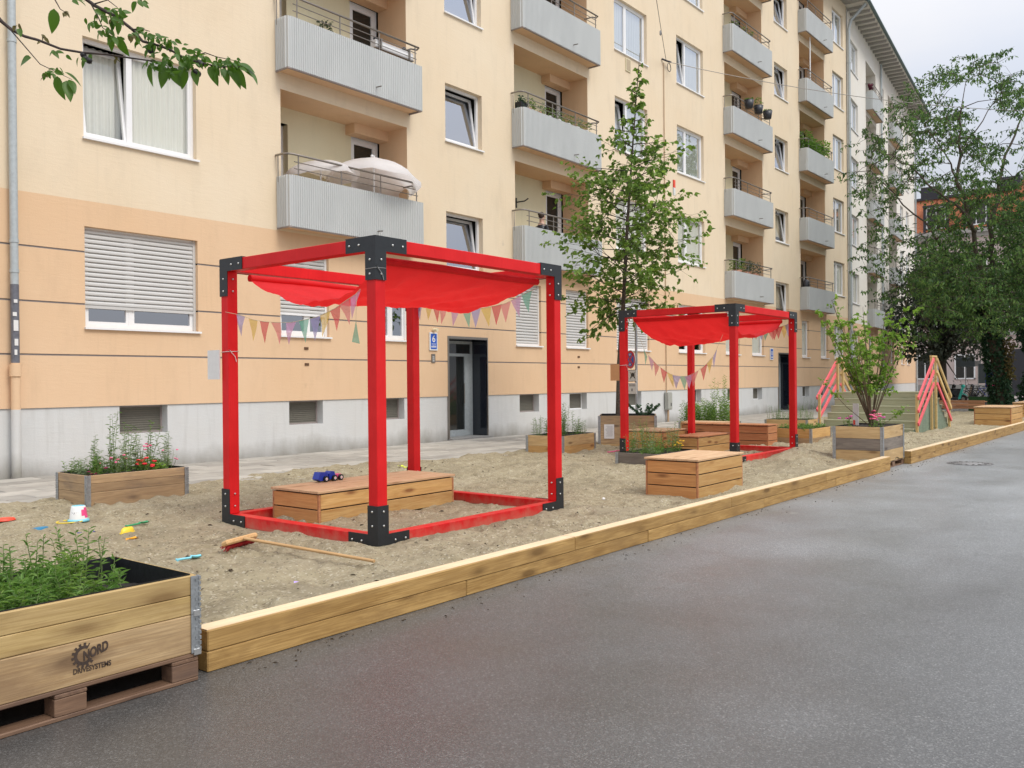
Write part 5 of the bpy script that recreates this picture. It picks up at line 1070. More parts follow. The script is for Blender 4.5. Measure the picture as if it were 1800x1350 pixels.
# big tree at the right
def big_tree():
    B = Vector((41.0, 6.75, 0.02)); t = thing('big_tree', 'big airy street tree filling the right side above the chests', 'tree', B); m = MB(); er = Vector((.62, -.785, 0)); ed = Vector((.785, .62, 0)); mpx = 36.5/FPX
    def Q(px, py, dd=0.): return at_d(px, py, 36.3+dd)-B
    tr_ = [Vector((0, 0, -.05)), Q(1762, 680), Q(1752, 630), Q(1742, 575), Q(1735, 545), Q(1712, 508)]
    m.tube(tr_, [.34, .28, .25, .22, .19, .14], 10)
    limbs = [([(1735, 545, 0), (1745, 470, 1), (1742, 400, 1), (1757, 325, 1.5), (1775, 255, 2), (1800, 200, 2)], .13), ([(1742, 575, 0), (1725, 480, -1), (1712, 407, -1), (1682, 318, -1.5), (1685, 250, -1.5), (1690, 190, -2)], .12), ([(1712, 408, -1), (1690, 368, -1.6), (1656, 342, -2), (1600, 294, -2.5), (1550, 270, -3)], .07),
             ([(1712, 508, 0), (1664, 454, 1), (1645, 420, 1), (1624, 392, 1.5), (1570, 340, 2), (1530, 300, 2)], .08), ([(1735, 560, 0), (1770, 480, 2), (1820, 400, 3), (1860, 300, 3)], .11), ([(1725, 480, -1), (1700, 430, 2), (1660, 400, 3), (1600, 420, 3)], .06), ([(1757, 325, 1.5), (1790, 300, 0), (1840, 280, 0)], .05),
             ([(1682, 318, -1.5), (1660, 270, -2), (1625, 220, -2.5)], .04), ([(1684, 300, -1.5), (1700, 250, 0), (1740, 190, 0), (1760, 150, 0)], .04), ([(1645, 420, 1), (1680, 400, -1), (1720, 350, -2)], .04), ([(1712, 508, 0), (1670, 540, -1), (1620, 545, -1)], .07)]
    tips = []
    for pts, r in limbs:
        q = [Q(*p) for p in pts]; qq = []
        for a_, b_ in zip(q[:-1], q[1:]): qq += [a_.lerp(b_, f)+Vector((random.gauss(0, .05), random.gauss(0, .05), random.gauss(0, .05))) for f in (0, .33, .66)]
        qq.append(q[-1]); m.tube(qq, [r*(1-.85*i/len(qq)) for i in range(len(qq))], 6, cap=False); tips += qq[2:]
    P, D, Sz = [], [], []
    def twig(c, L_, nlv, anchor=True):
        a = random.uniform(0, 6.28); d = Vector((math.cos(a), math.sin(a), random.uniform(-.2, .5))).normalized(); e = c+d*L_+Vector((0, 0, -.25*L_))
        m.tube([c, (c+e)/2+Vector((0, 0, .08*L_)), e], [.012, .008, .003], 3, cap=False)
        for j in range(nlv):
            f = random.random(); q = c.lerp(e, f)+Vector((0, 0, .3*L_*f*(1-f)-.0)); P.append(q+Vector((random.gauss(0, .05), random.gauss(0, .05), random.gauss(0, .05)))); D.append((random.gauss(0, .6), random.gauss(0, .6), random.uniform(-1.2, .1))); Sz.append(random.uniform(.10, .175))
    n_t = np.array([tuple(p) for p in tips])
    # airy upper part: every twig springs from the nearest wood already there
    cen = []
    while len(cen) < 1350:
        px, py, dd = random.uniform(1490, 1990), random.uniform(95, 600), random.gauss(0, 2.6)
        if py > 400 and px > 1640: continue
        ex = (px-1750)/262; ey = (py-370)/(275 if px < 1745 else 285)
        if ex*ex+ey*ey > 1.0+random.uniform(-.12, .08): continue
        if px < 1640 and random.random() < (.5 if py < 400 else .62): continue
        if fbm(np.array([px]), np.array([py]), .018, 2, 77)[0] < -.10: continue
        cen.append(Q(px, py, dd))
    nodes = np.zeros((len(tips)+len(cen), 3)); nn_ = len(tips); nodes[:nn_] = n_t; rad = [.03]*nn_
    order = sorted(cen, key=lambda c: ((n_t-np.array(tuple(c)))**2).sum(1).min())
    for i, c in enumerate(order):
        ca = np.array(tuple(c)); d2 = ((nodes[:nn_]-ca)**2).sum(1)+.6*np.maximum(nodes[:nn_, 2]-ca[2], 0); k1 = int(np.argmin(d2)); q = Vector(nodes[k1]); r1 = max(.006, rad[k1]*.72)
        if (c-q).length > 1.5: c = q+(c-q)*(1.5/(c-q).length)
        j_ = Vector((random.gauss(0, .07), random.gauss(0, .07), random.gauss(.06, .06))); m.tube([q, (q+c)/2+j_, c], [r1, r1*.8, r1*.6], 4, cap=False)
        nodes[nn_] = tuple(c); rad.append(r1); nn_ += 1; twig(c, random.uniform(.45, .85), random.randint(10, 20))
    # dense lower part
    cnt = 0
    while cnt < 2300:
        px, py, dd = random.uniform(1590, 1990), random.uniform(370, 655), random.gauss(0, 2.4)
        lo = np.interp(px, [1590, 1625, 1680, 1720, 1760, 1800, 1900], [465, 535, 562, 582, 580, 540, 540]); hi = np.interp(px, [1590, 1640, 1680, 1740, 1800, 1900], [470, 430, 405, 385, 345, 330])+random.gauss(0, 18)
        if not (hi < py < lo+random.gauss(0, 12)): continue
        if fbm(np.array([px]), np.array([py]), .02, 2, 99)[0] < -.16 and py < 480: continue
        twig(Q(px, py, dd), random.uniform(.4, .9), 13); cnt += 1
    m.build('trunk', BARK, t); link('crown', leaves_mesh('crown', [tuple(p) for p in P], D, Sz, LEAF_B, .42, .3, .4), t); print('big tree leaves', len(P))
    # ivy on the trunk
    P, D, Sz = [], [], []
    for i in range(3000):
        f = random.random(); z_ = f*5.2; an = random.uniform(0, 6.28); r = .30-.10*f+random.uniform(0, .13); c = Vector((0, 0, 0)).lerp(Q(1742, 575), min(1, z_/3.2)) if z_ < 3.2 else Q(1742, 575).lerp(Q(1730, 500), (z_-3.2)/2); P.append((c.x+r*math.cos(an), c.y+r*math.sin(an), z_)); D.append((math.cos(an), math.sin(an), random.uniform(-1, 0))); Sz.append(random.uniform(.08, .16))
    link('ivy', leaves_mesh('ivy', P, D, Sz, LEAF_I, .9, .2, .3), t)
    P = [( -.36*math.cos(a)+random.uniform(-.1, .1)+.05, -.36*math.sin(a)+random.uniform(-.1, .1), z_) for a, z_ in ((random.uniform(-.2, 1.3), random.uniform(1.35, 3.0)) for _ in range(420))]; link('dry_ivy', leaves_mesh('dry_ivy', P, [(-1, -.6, random.uniform(-1, 0)) for _ in P], [.11]*len(P), LEAF_CB, .8, .2, .3), t)
big_tree()
def blob_tree(name, label, cat, base, cz, rad, hgt, n, mat, ls=.2, trunk=.2, seed=0, group=None, lowest=2.5):
    t = thing(name, label, cat, base, 0, group); g = np.random.default_rng(seed); m = MB(); 
    if trunk: m.tube([(0, 0, 0), (0.1, .1, cz*.6), (0, 0, cz)], [trunk, trunk*.8, trunk*.4], 8)
    cl = g.normal(size=(70, 3))*np.array([rad*.45, rad*.45, hgt*.24])+np.array([0, 0, cz]); P = []; 
    for c in cl:
        if trunk: m.tube([(0, 0, max(.6, cz*.5)), tuple(c)], [.05, .015], 4, cap=False)
    k1 = g.integers(0, 70, n); P = cl[k1]+g.normal(size=(n, 3))*np.array([rad*.20, rad*.20, hgt*.09]); D = g.normal(size=(n, 3))+np.array([0, 0, -.4])
    if m.v: m.build('trunk', BARK, t)
    P = P[P[:, 2] > lowest]; D = D[:len(P)]; link('crown', leaves_mesh('crown', P, D, g.uniform(ls*.6, ls*1.2, len(P)), mat, .6, .3, .3), t); return t
blob_tree('dark_tree', 'dark purplish tree behind the red topped rail posts', 'tree', (56, 12.3, 0), 5.3, 2.7, 6.2, 9000, LEAF_D, .26, .25, 4)
blob_tree('dark_tree', 'dark green tree behind the big tree trunk', 'tree', (52, 4.6, 0), 6.0, 3.8, 7.5, 9000, LEAF_B, .28, .25, 5)
P, D = [], []
t = thing('ivy_hedge', 'tall dark ivy covered mass at the right edge behind the tree trunk', 'hedge', (45.5, 5.6, 0)); g = np.random.default_rng(8); n = 26000
P = np.stack([g.uniform(-.9, 1.2, n), g.uniform(-5.0, 1.05, n), g.uniform(0.05, 7.2, n)], 1); P[:, 0] += .35*np.sin(P[:, 1]*2.1+P[:, 2]*1.3); P[:, 1] += .22*np.sin(P[:, 2]*2.3); link('foliage', leaves_mesh('foliage', P, g.normal(size=(n, 3))+np.array([-.5, 0, -.5]), g.uniform(.12, .22, n), LEAF_I, .8, .3, .3), t)
blob_tree('dark_tree', 'dense green tree beyond the right edge above the ivy', 'tree', (50, .5, 0), 7.5, 5, 8, 14000, LEAF_B, .30, .3, 9)
# ------------------------------------------------------------------ toys and the broom on the sand
def gp(px, py, z=.135): p = on_z(px, py, z); return (p.x, p.y, on_sand(p.x, p.y))
x, y, z = gp(138, 916); t = thing('toy_bucket', 'upside down toy bucket in pink and white with a pale blue rim', 'bucket', (x, y, z))
m = MB(); m.lathe([(0, .155), (.062, .155), (.066, .150), (.086, .022)], n=24); m.build('body', PL['white'], t); m = MB(); m.lathe([(.087, .026), (.100, .018), (.102, 0), (.095, 0)], n=24); m.lathe([(0, .158), (.058, .158), (.066, .148)], n=24); m.build('rim', PL['cyan'], t)
m = MB()
for i in range(8):
    a0 = R(-95+i*12); a1 = R(-95+(i+1)*12); q = lambda a, f: (((.0665+(.0865-.0665)*(1-f))+.0008)*math.cos(a), ((.0665+(.0865-.0665)*(1-f))+.0008)*math.sin(a), .024+f*.122)
    f0, f1 = (.12, .95) if i > 1 else (.3, .8); m.quad(q(a0, f0), q(a1, f0), q(a1, f1), q(a0, f1))
m.build('pink_print', PL['pink'], t)
m = MB()
for i in range(5): a0 = R(-175+i*13); m.add([(.072*math.cos(a0)*1.08, .072*math.sin(a0)*1.08, .05+.012*(i % 3)), (.072*math.cos(a0+.12)*1.08, .072*math.sin(a0+.12)*1.08, .055), (.070*math.cos(a0+.1)*1.06, .070*math.sin(a0+.1)*1.06, .10), (.070*math.cos(a0)*1.06, .070*math.sin(a0)*1.06, .09)], [(0, 1, 2, 3)])
m.build('pattern', PL['charcoal'], t)
m = MB(); m.tube([(-.09+.13*math.cos(a), -.02+.10*math.sin(a), .012) for a in np.linspace(0, 6.28, 20)], .006, 6); m.build('handle', PL['yellow'], t)
def shovel(label, px, py, ang, mat, L_=.26, bw=.07):
    x, y, z = gp(px, py); t = thing('toy_shovel', label, 'toy shovel', (x, y, z+.012), R(ang)); m = MB(); m.tube([(-L_*.5, 0, .0), (L_*.1, 0, .006)], .009, 8); m.tube([(-L_*.5, -.025, 0), (-L_*.5, .025, 0)], .009, 8); m.build('handle', mat, t)
    m = MB(); vs = []; n = 7
    for i in range(n):
        f = i/(n-1); w = bw*.5*(.75+.25*math.sin(f*2.5)) if f < .9 else bw*.32
        for j in range(5): g = j/4*2-1; vs.append((L_*.1+f*L_*.45, g*w, .004+.018*g*g-.006*math.sin(f*3)))
    m.add(vs, [(i*5+j, i*5+j+1, i*5+j+6, i*5+j+5) for i in range(n-1) for j in range(4)], 0, True); b = m.build('blade', mat, t); return t
shovel('dark blue toy shovel lying left of the yellow sand mould', 130, 938, -8, PL['navy'], .34)
shovel('small green toy shovel behind the yellow sand mould', 242, 925, 5, PL['green'], .22, .05)
shovel('pale blue toy shovel by the corner of the lettered planter', 332, 990, -20, PL['cyan'], .17, .06)
shovel('yellow toy rake in front of the yellow sand mould', 220, 952, 18, PL['orange'], .26, .05)
shovel('lemon yellow toy shovel sticking up behind the long bench box', 708, 824, 70, PL['lemon'], .2, .09)
shovel('pinkish toy shovel near the left foot of the far red frame', 1080, 797, -15, PL['pink'], .3, .06)
def mould(name, label, px, py, ang, mat, sx, sy, h):
    x, y, z = gp(px, py); t = thing(name, label, 'sand toy', (x, y, z), R(ang)); m = MB(); n = 16; prof = [(1., 0), (.97, .3), (.85, .8), (.6, 1.), (0, 1.)]; vs = []; fs = []
    for r, q in prof:
        for j in range(n): a = 6.283*j/n; w = 1+.08*math.cos(4*a); vs.append((sx*r*math.cos(a)*w, sy*r*math.sin(a)*w, q*h))
    for i in range(4):
        for j in range(n): fs.append((i*n+j, i*n+(j+1) % n, (i+1)*n+(j+1) % n, (i+1)*n+j))
    m.add(vs, fs, 0, True); m.build('body', mat, t); m = MB(); m.tube([(sx*1.0*math.cos(a), sy*1.0*math.sin(a), .006) for a in np.linspace(0, 6.28, 20)], .006, 5); m.build('rim', mat, t)
    return t
mould('sand_mould', 'ribbed yellow sand mould on the sand right of the bucket', 224, 936, 25, PL['yellow'], .085, .045, .055)
mould('toy_dish', 'orange red toy dish at the left edge of the sand', 8, 917, 0, PL['red'], .10, .07, .03)
mould('toy_boat', 'flat teal toy lying left of the bucket', 69, 926, 12, PL['teal'], .10, .04, .028)
x, y, z = gp(521, 1028); t = thing('candy_wrapper', 'tiny lilac wrapper on the sand in front of the broom', 'wrapper', (x, y, z+.006)); m = MB(); m.add([(-.02, 0, 0), (.018, -.008, .004), (.022, .008, .002), (-.012, .012, .01)], [(0, 1, 2, 3)]); m.build('wrapper', PL['lilac'], t)
x, y, z = gp(1061, 876); t = thing('pale_pebble', 'single pale pebble on the sand right of the near red frame', 'pebble', (x, y, z)); m = MB(); m.sphere((0, 0, .01), .022, 8, 0, (1.2, .8, .8)); m.build('pebble', PL['paper'], t)
# broom
a = Vector(gp(425, 968)); b = Vector(gp(658, 1000)); d = (b-a); d.z = 0; L_ = d.length; t = thing('push_broom', 'wooden push broom with red bristles lying on the sand', 'broom', (a.x, a.y, max(a.z, b.z)+.02), math.atan2(d.y, d.x))
m = MB(); m.tube([(.03, 0, .05), (L_*.5, 0, .028), (L_, 0, .004)], [.013, .0125, .012], 10); m.build('handle', HANDLE, t)
m = MB(); m.box(-.035, -.20, .018, .035, .20, .062, 0, .012); m.build('head', HANDLE, t, (0, 0, 0), (0, R(-25), R(12)))
m = MB()
for i in range(30):
    for j in range(3): yy = -.185+.37*i/29; xx = -.02+.02*j; m.tube([(xx, yy, .018), (xx-.02+random.uniform(-.01, .01), yy+random.uniform(-.012, .012), -.045)], .0045, 4, cap=False)
m.build('bristles', m_plain('red_bristle', (.42, .02, .025), .7, var=.3), t, (0, 0, .012), (0, R(35), R(12)))
# blue toy truck behind the bench box
p = on_z(566, 845, .45); t = thing('toy_truck', 'blue toy truck standing on the back edge of the long bench box', 'toy truck', (p.x, min(p.y, 7.44), .449), R(4)); t.scale = (.66, .66, .66)
m = MB(); m.prism([(-.22, .05), (-.17, .16), (-.02, .15), (.0, .06), (-.05, .02), (-.17, .02)], 'y', -.07, .07); m.build('tipper', PL['blue'], t)
m = MB(); m.prism([(.03, .03), (.03, .12), (.08, .16), (.14, .15), (.16, .08), (.16, .03)], 'y', -.065, .065); m.build('cab', PL['blue'], t); m = MB(); m.box(-.16, -.05, .015, .32, .05, .04); m.build('chassis', PL['charcoal'], t)
m = MB(); m.prism([(.22, .03), (.22, .09), (.30, .10), (.33, .05)], 'y', -.05, .05); m.build('bumper', PL['pink'], t)
for (wx, wy) in ((-.07, -.085), (-.07, .085), (.12, -.085), (.12, .085), (.28, .085), (.27, -.075)):
    m = MB(); m.tube([(wx, wy-.018, .045), (wx, wy+.018, .045)], .048, 16); w = m.build('wheel', PL['black'], t); m = MB(); m.tube([(wx, wy-.021, .045), (wx, wy+.021, .045)], .024, 12); m.tube([(wx, wy-.023, .045), (wx, wy+.023, .045)], .010, 8, 1); m.build('hub', [PL['white'], PL['red']], w)

# ------------------------------------------------------------------ things on and at the wall
t = thing('house_number_plate', 'blue enamel house number 6 plate left of the near entrance door', 'house number', (15.02, FY-.03, 2.44))
m = MB(); m.box(-.135, 0, -.22, .135, .025, .20, 0, .004); m.build('plate', PL['paper'], t); m = MB(); m.box(-.10, -.004, -.185, .10, -.0002, .17); m.build('blue_field', PL['signblue'], t)
me = text_mesh('6', .22, PL['paper'], .004, name='digit'); link('digit', me, t, (-.06, -.006, -.02), (R(90), 0, 0)); m = MB(); m.box(-.075, -.0055, -.075, .075, -.0041, -.062); 
for i in range(8): m.box(-.085+i*.021, -.0055, -.15, -.085+i*.021+.014, -.0041, -.105+random.uniform(-.012, .008))
m.build('small_lettering', PL['paper'], t); m = MB(); m.tube([(0, .01, .26), (0, -.12, .25)], .04, 10); m.build('lamp', SOFT, t)
t = thing('doorbell_panel', 'small metal doorbell panel under the blue number plate', 'doorbell', (15.02, FY-.02, 2.02)); m = MB(); m.box(-.06, 0, -.08, .06, .02, .12); m.build('plate', STEEL, t)
m = MB(); [m.box(-.03+(i % 2)*.032, -.004, -.05+(i//2)*.045, -.012+(i % 2)*.032, 0, -.025+(i//2)*.045) for i in range(6)]; m.build('button', PL['paper'], t)
t = thing('house_number_plate', 'small blue number plate left of the far entrance door', 'house number', (35.1, FY-.03, 2.5)); m = MB(); m.box(-.16, 0, -.24, .16, .025, .24); m.build('plate', PL['paper'], t); m = MB(); m.box(-.12, -.004, -.2, .12, -.0002, .2); m.build('blue_field', PL['signblue'], t); me = text_mesh('8', .24, PL['paper'], .004, name='digit') if False else None
m = MB(); m.box(-.05, -.0055, -.05, .05, -.0041, .12); m.box(-.09, -.0055, -.16, .09, -.0041, -.10); m.build('small_lettering', PL['paper'], t)
t = thing('electric_box', 'grey utility box on the plinth with cable running up the wall', 'utility box', (26.2, FY-.13, .5)); m = MB(); m.box(-.14, 0, 0, .14, .128, .58, 0, .01); m.box(-.14, -.012, .03, .14, -.001, .55, 0, .004); m.build('box', m_plain('box_beige_grey', (.36, .36, .32), .6), t)
m = MB(); m.tube([(0, .07, -.42), (0, .07, 0)], .035, 8); m.tube([(-.04, .10, .58), (-.04, .10, 11.45)], .014, 6); m.build('conduit', m_plain('conduit_tan', (.46, .31, .19), .7), t); m = MB(); m.box(.03, -.016, .12, .09, -.013, .22); m.build('black_tag', PL['charcoal'], t)
t = thing('wall_vent', 'small cream vent cover on the wall between upper windows', 'vent', (23.9, FY-.03, 11.25)); m = MB(); m.box(-.15, 0, -.2, .15, .03, .2, 0, .005); m.build('cover', SOFT, t); m = MB(); m.box(-.12, -.004, -.17, .12, -.0005, .17); m.build('plate', m_plain('vent_tan', (.45, .36, .24), .7), t)
t = thing('cable_hook', 'wall hook holding the span wires high on the facade', 'hook', (26.2, FY-.12, 12.0)); m = MB(); m.tube([(-.15, .1, .05), (0, 0, 0), (.25, -.02, .02)], .03, 6); m.tube([(.14+.12*math.cos(a), -.01, -.18+.14*math.sin(a)) for a in np.linspace(0, 6.28, 14)], .012, 5); m.build('hook', PL['charcoal'], t)
def wire(label, a, b, sag, r=.012):
    t = thing('span_wire', label, 'wire', a); m = MB(); a, b = Vector(a), Vector(b); m.tube([(b-a)*f-Vector((0, 0, sag*4*f*(1-f))) for f in np.linspace(0, 1, 14)], r, 4); m.build('wire', STEEL, t)
wire('thin wire rising from the wall hook to the top edge', (26.2, FY-.1, 12.0), tuple(on_y(1145, -60, 12.5)), .05); 
wire('thin wire crossing from the wall hook toward the big tree', (26.3, FY-.1, 12.0), tuple(at_d(1840, 196, 34)), .35)
t = thing('wire_insulator', 'knot of insulators on the rising span wire', 'insulator', tuple(on_y(1161, 58, 13.2))); m = MB(); m.lathe([(0, .09), (.03, .05), (.03, -.05), (0, -.09)], n=8); m.build('insulator', PL['grey'], t)
# satellite: grey sockets and small holes on the wall
for (px, py) in ((538, 612), (539, 640), (1017, 627), (1017, 645)):
    p = on_y(px, py, FY); t = thing('wall_fixing', 'small rusty fixing left in the apricot wall', 'wall fixing', (p.x, FY-.015, p.z), 0, 'rusty fixings in the apricot wall'); m = MB(); m.box(-.05, 0, -.03, .05, .014, .02); m.build('plate', m_plain('rust', (.12, .06, .03), .8), t)
# signs beside the far frame's left post
sp = on_z(1104, 770, .1); sx, sy = 17.6, 10.35
t = thing('no_stopping_sign', 'round red and blue no stopping sign with extra plates behind the far frame post', 'road sign', (sx, sy, .05), -R(28)); m = MB(); m.tube([(.05, 0, 0), (.05, 0, 3.05)], .03, 10); m.build('pole', ZINC, t)
c = on_x(1104, 632, sx); oy = c.y-sy; cz = c.z-.05
m = MB(); m.tube([(-.008, oy, cz), (.0, oy, cz)], .215, 32, 0); m.tube([(-.0105, oy, cz), (-.0085, oy, cz)], .205, 32, 1); m.tube([(-.0125, oy, cz), (-.0108, oy, cz)], .155, 32, 2)
sg = m.build('sign_disc', [PL['paper'], PL['signred'], PL['signblue']], t)
m = MB()
for a in (45, 135):
    dx, dz = math.cos(R(a)), math.sin(R(a)); n_ = (-dz*.022, dx*.022); m.add([(-.0140, oy+dx*.16+n_[0], cz+dz*.16+n_[1]), (-.0140, oy+dx*.16-n_[0], cz+dz*.16-n_[1]), (-.0140, oy-dx*.16-n_[0], cz-dz*.16-n_[1]), (-.0140, oy-dx*.16+n_[0], cz-dz*.16+n_[1])], [(0, 1, 2, 3)])
m.build('red_cross', PL['signred'], t)
m = MB()
for s_ in (1, -1): zz = cz+s_*.11; m.box(-.0165, oy-.035, zz-.010, -.0150, oy+.035, zz+.010); m.box(-.0165, oy-.010, zz-.03, -.0150, oy+.010, zz+.03)
m.build('white_arrow', PL['paper'], t)
c = on_x(1111, 660, sx); m = MB(); m.box(-.008, c.y-sy-.16, c.z-.05-.14, -.0, c.y-sy+.22, c.z-.05+.13, 0); e = c.y-sy; f = c.z-.05
sg2 = m.build('car_plate', PL['paper'], t); m = MB(); m.box(-.0105, e-.075, f-.03, -.0085, e+.075, f+.035); m.box(-.0105, e-.05, f+.035, -.0085, e+.05, f+.06); m.box(-.0105, e-.10, f-.06, -.0085, e-.05, f-.03); m.box(-.0105, e+.05, f-.06, -.0085, e+.10, f-.03)
for (a_, b_) in ((-1, 1), (1, 1), (-1, -1), (1, -1)): m.tube([(-.0095, e+a_*.06, f+b_*.03), (-.0095, e+a_*.12, f+b_*.085)], .006, 4)
m.box(-.0105, e-.16, f-.14, -.0085, e+.22, f-.128); m.box(-.0105, e-.16, f+.118, -.0085, e+.22, f+.13)
m.build('car_symbol', PL['black'], t)
m = MB(); m.box(-.008, e-.16, f-.42, 0, e+.21, f-.17); m.build('text_plate', PL['paper'], t); m = MB()
for i in range(5): m.box(-.0095, e-.10+i*.055, f-.25, -.0085, e-.10+i*.055+.035, f-.20)
m.box(-.0095, e-.0, f-.36, -.0085, e+.07, f-.30); m.build('small_lettering', PL['grey'], t)

# balcony furnishings
def pot(label, loc, r=.11, h=.2, mat=None, plant=LEAF_Y, ph=.35, n=7, sp=.12, group=None, ls=.08):
    t = thing('potted_plant', label, 'potted plant', loc, 0, group); m = MB(); m.lathe([(0, 0), (r*.75, 0), (r, h), (r*.9, h), (r*.85, h-.03), (0, h-.03)], n=14); m.build('pot', mat or PL['terracotta'], t)
    P, D, Sz = [], [], []; 
    for i in range(n*14): a = random.uniform(0, 6.28); rr = sp*math.sqrt(random.random()); P.append((rr*math.cos(a), rr*math.sin(a), h+random.random()*ph)); D.append((math.cos(a), math.sin(a), random.uniform(-.3, .9))); Sz.append(ls*random.uniform(.6, 1.2))
    link('foliage', leaves_mesh('foliage', P, D, Sz, plant, .5, .3, .3), t); return t
def lvl(kf): return 4.48+FH*kf
z = lvl(0)
# parasol on the first balcony
ps = thing('parasol', 'closed in white parasol leaning over the balcony rail above the near red frame', 'parasol', (12.75, FY-.02, z+.2)); ps['label'] = 'white parasol opened low behind the balcony rail above the near red frame'
def umb(name, C0, r, h, tiltx, tilty, n=8):
    m = MB(); vs = [(0, 0, h)]; rings = 5; seg = n*3
    for k_ in range(1, rings+1):
        f = k_/rings
        for j in range(seg): a = 6.283*j/seg; sc = 1-.07*abs(math.sin(a*n/2))*f; vs.append((r*f*math.cos(a)*sc, r*f*math.sin(a)*sc, h*(1-f**1.7)+(.03*f*(1-abs(math.sin(a*n/2))))))
    fs = [(0, 1+j, 1+(j+1) % seg) for j in range(seg)]
    for k_ in range(rings-1): fs += [(1+k_*seg+j, 1+(k_+1)*seg+j, 1+(k_+1)*seg+(j+1) % seg, 1+k_*seg+(j+1) % seg) for j in range(seg)]
    b0 = 1+(rings-1)*seg; nv = len(vs)
    for j in range(seg): x_, y_, z_ = vs[b0+j]; vs.append((x_*1.01, y_*1.01, z_-.13+.03*abs(math.sin(j*1.9))))
    fs += [(b0+j, nv+j, nv+(j+1) % seg, b0+(j+1) % seg) for j in range(seg)]
    m.add(vs, fs, 0, True); return m.build(name, PARASOL, ps, C0, (tiltx, tilty, 0))
umb('canopy', (.55, .10, 1.20), 1.02, .46, R(-3), R(7)); umb('canopy', (-.65, .42, 1.17), .80, .28, R(-3), R(-4))
m = MB(); m.tube([(.55, .12, 0), (.56, .10, 1.74)], .02, 8); m.tube([(-.65, .42, 0), (-.65, .42, 1.42)], .018, 8); m.sphere((.50, .10, 1.72), .035, 8); m.build('pole', PVC, ps)
# second storey: shelf and flower box, wall things
z = lvl(1)
t = thing('wall_shelf', 'grey wall shelf with pots on the back wall of the upper left balcony', 'shelf', (12.2, FY+.88, z+1.1)); m = MB(); m.box(-.6, -.03, -.4, .45, .0, .52); m.build('backboard', m_plain('greyish_board', (.30, .27, .26), .8, var=.3), t); m = MB(); m.box(-.6, -.22, .28, .5, -.032, .31); m.box(-.6, -.2, -.02, .5, -.032, .01); m.build('shelf_board', PVC, t)
pot('spiky plant in a yellow pot on the balcony wall shelf', (12.55, FY+.76, z+1.42), .08, .13, PL['yellow'], LEAF_K, .22, 5, .13)
t = thing('white_mug', 'white box standing on the lower board of the balcony shelf', 'box', (11.98, FY+.75, z+1.115)); m = MB(); m.box(-.09, -.06, 0, .09, .06, .16, 0, .01); m.build('body', PL['paper'], t)
t = thing('rail_planter', 'white flower box hung on the rail of the upper left balcony', 'flower box', (13.55, FY-.22, z+1.10)); m = MB(); m.box(-.52, -.09, 0, .62, .09, .17, 0, .015); m.build('box', PVC, t); m = MB(); m.box(-.40, -.13, -.03, -.37, .1, .2); m.box(.45, -.13, -.03, .48, .1, .2); m.box(-.5, -.11, -.02, .6, .11, -.001); m.build('bracket', STEEL, t); m = MB(); [m.sphere((-.45+.9*q, .0, .20+.03*(q > .5)), .05, 8) for q in (0, .12, .95)]; m.build('ornament', PL['charcoal'], t)
# D column
z = lvl(1)
for i in range(7): pot('white pot with greenery on the planted middle balcony', (18.6+i*.45, FY-.12, z+.86 if False else z+.96), .10, .17, PL['paper'] if i > 1 else PL['terracotta'], LEAF_S if i % 2 else LEAF_Y, .22, 6, .16, 'pots along the planted middle balcony', .07)
t = thing('dark_planter', 'dark leafy box at the left end of the planted middle balcony', 'planter', (18.35, FY-.1, z+1.0)); m = MB(); m.box(-.15, -.1, 0, .12, .1, .22); m.build('box', LINER, t); link('foliage', leaves_mesh('foliage', rng.uniform(-.14, .14, (140, 3))*np.array([1, .8, 1.2])+np.array([0, 0, .22]), rng.normal(size=(140, 3)), rng.uniform(.05, .09, 140), LEAF_K, .6), t)
t = thing('wall_bracket', 'black hook bracket on the back wall of the lowest middle balcony', 'bracket', (19.35, FY+.88, lvl(0)+1.95)); m = MB(); m.tube([(0, 0, -.15), (0, 0, .12)], .02, 6); m.tube([(0, 0, 0), (.12, -.2, .03), (.18, -.28, .10)], .018, 6); m.build('hook', PL['black'], t)
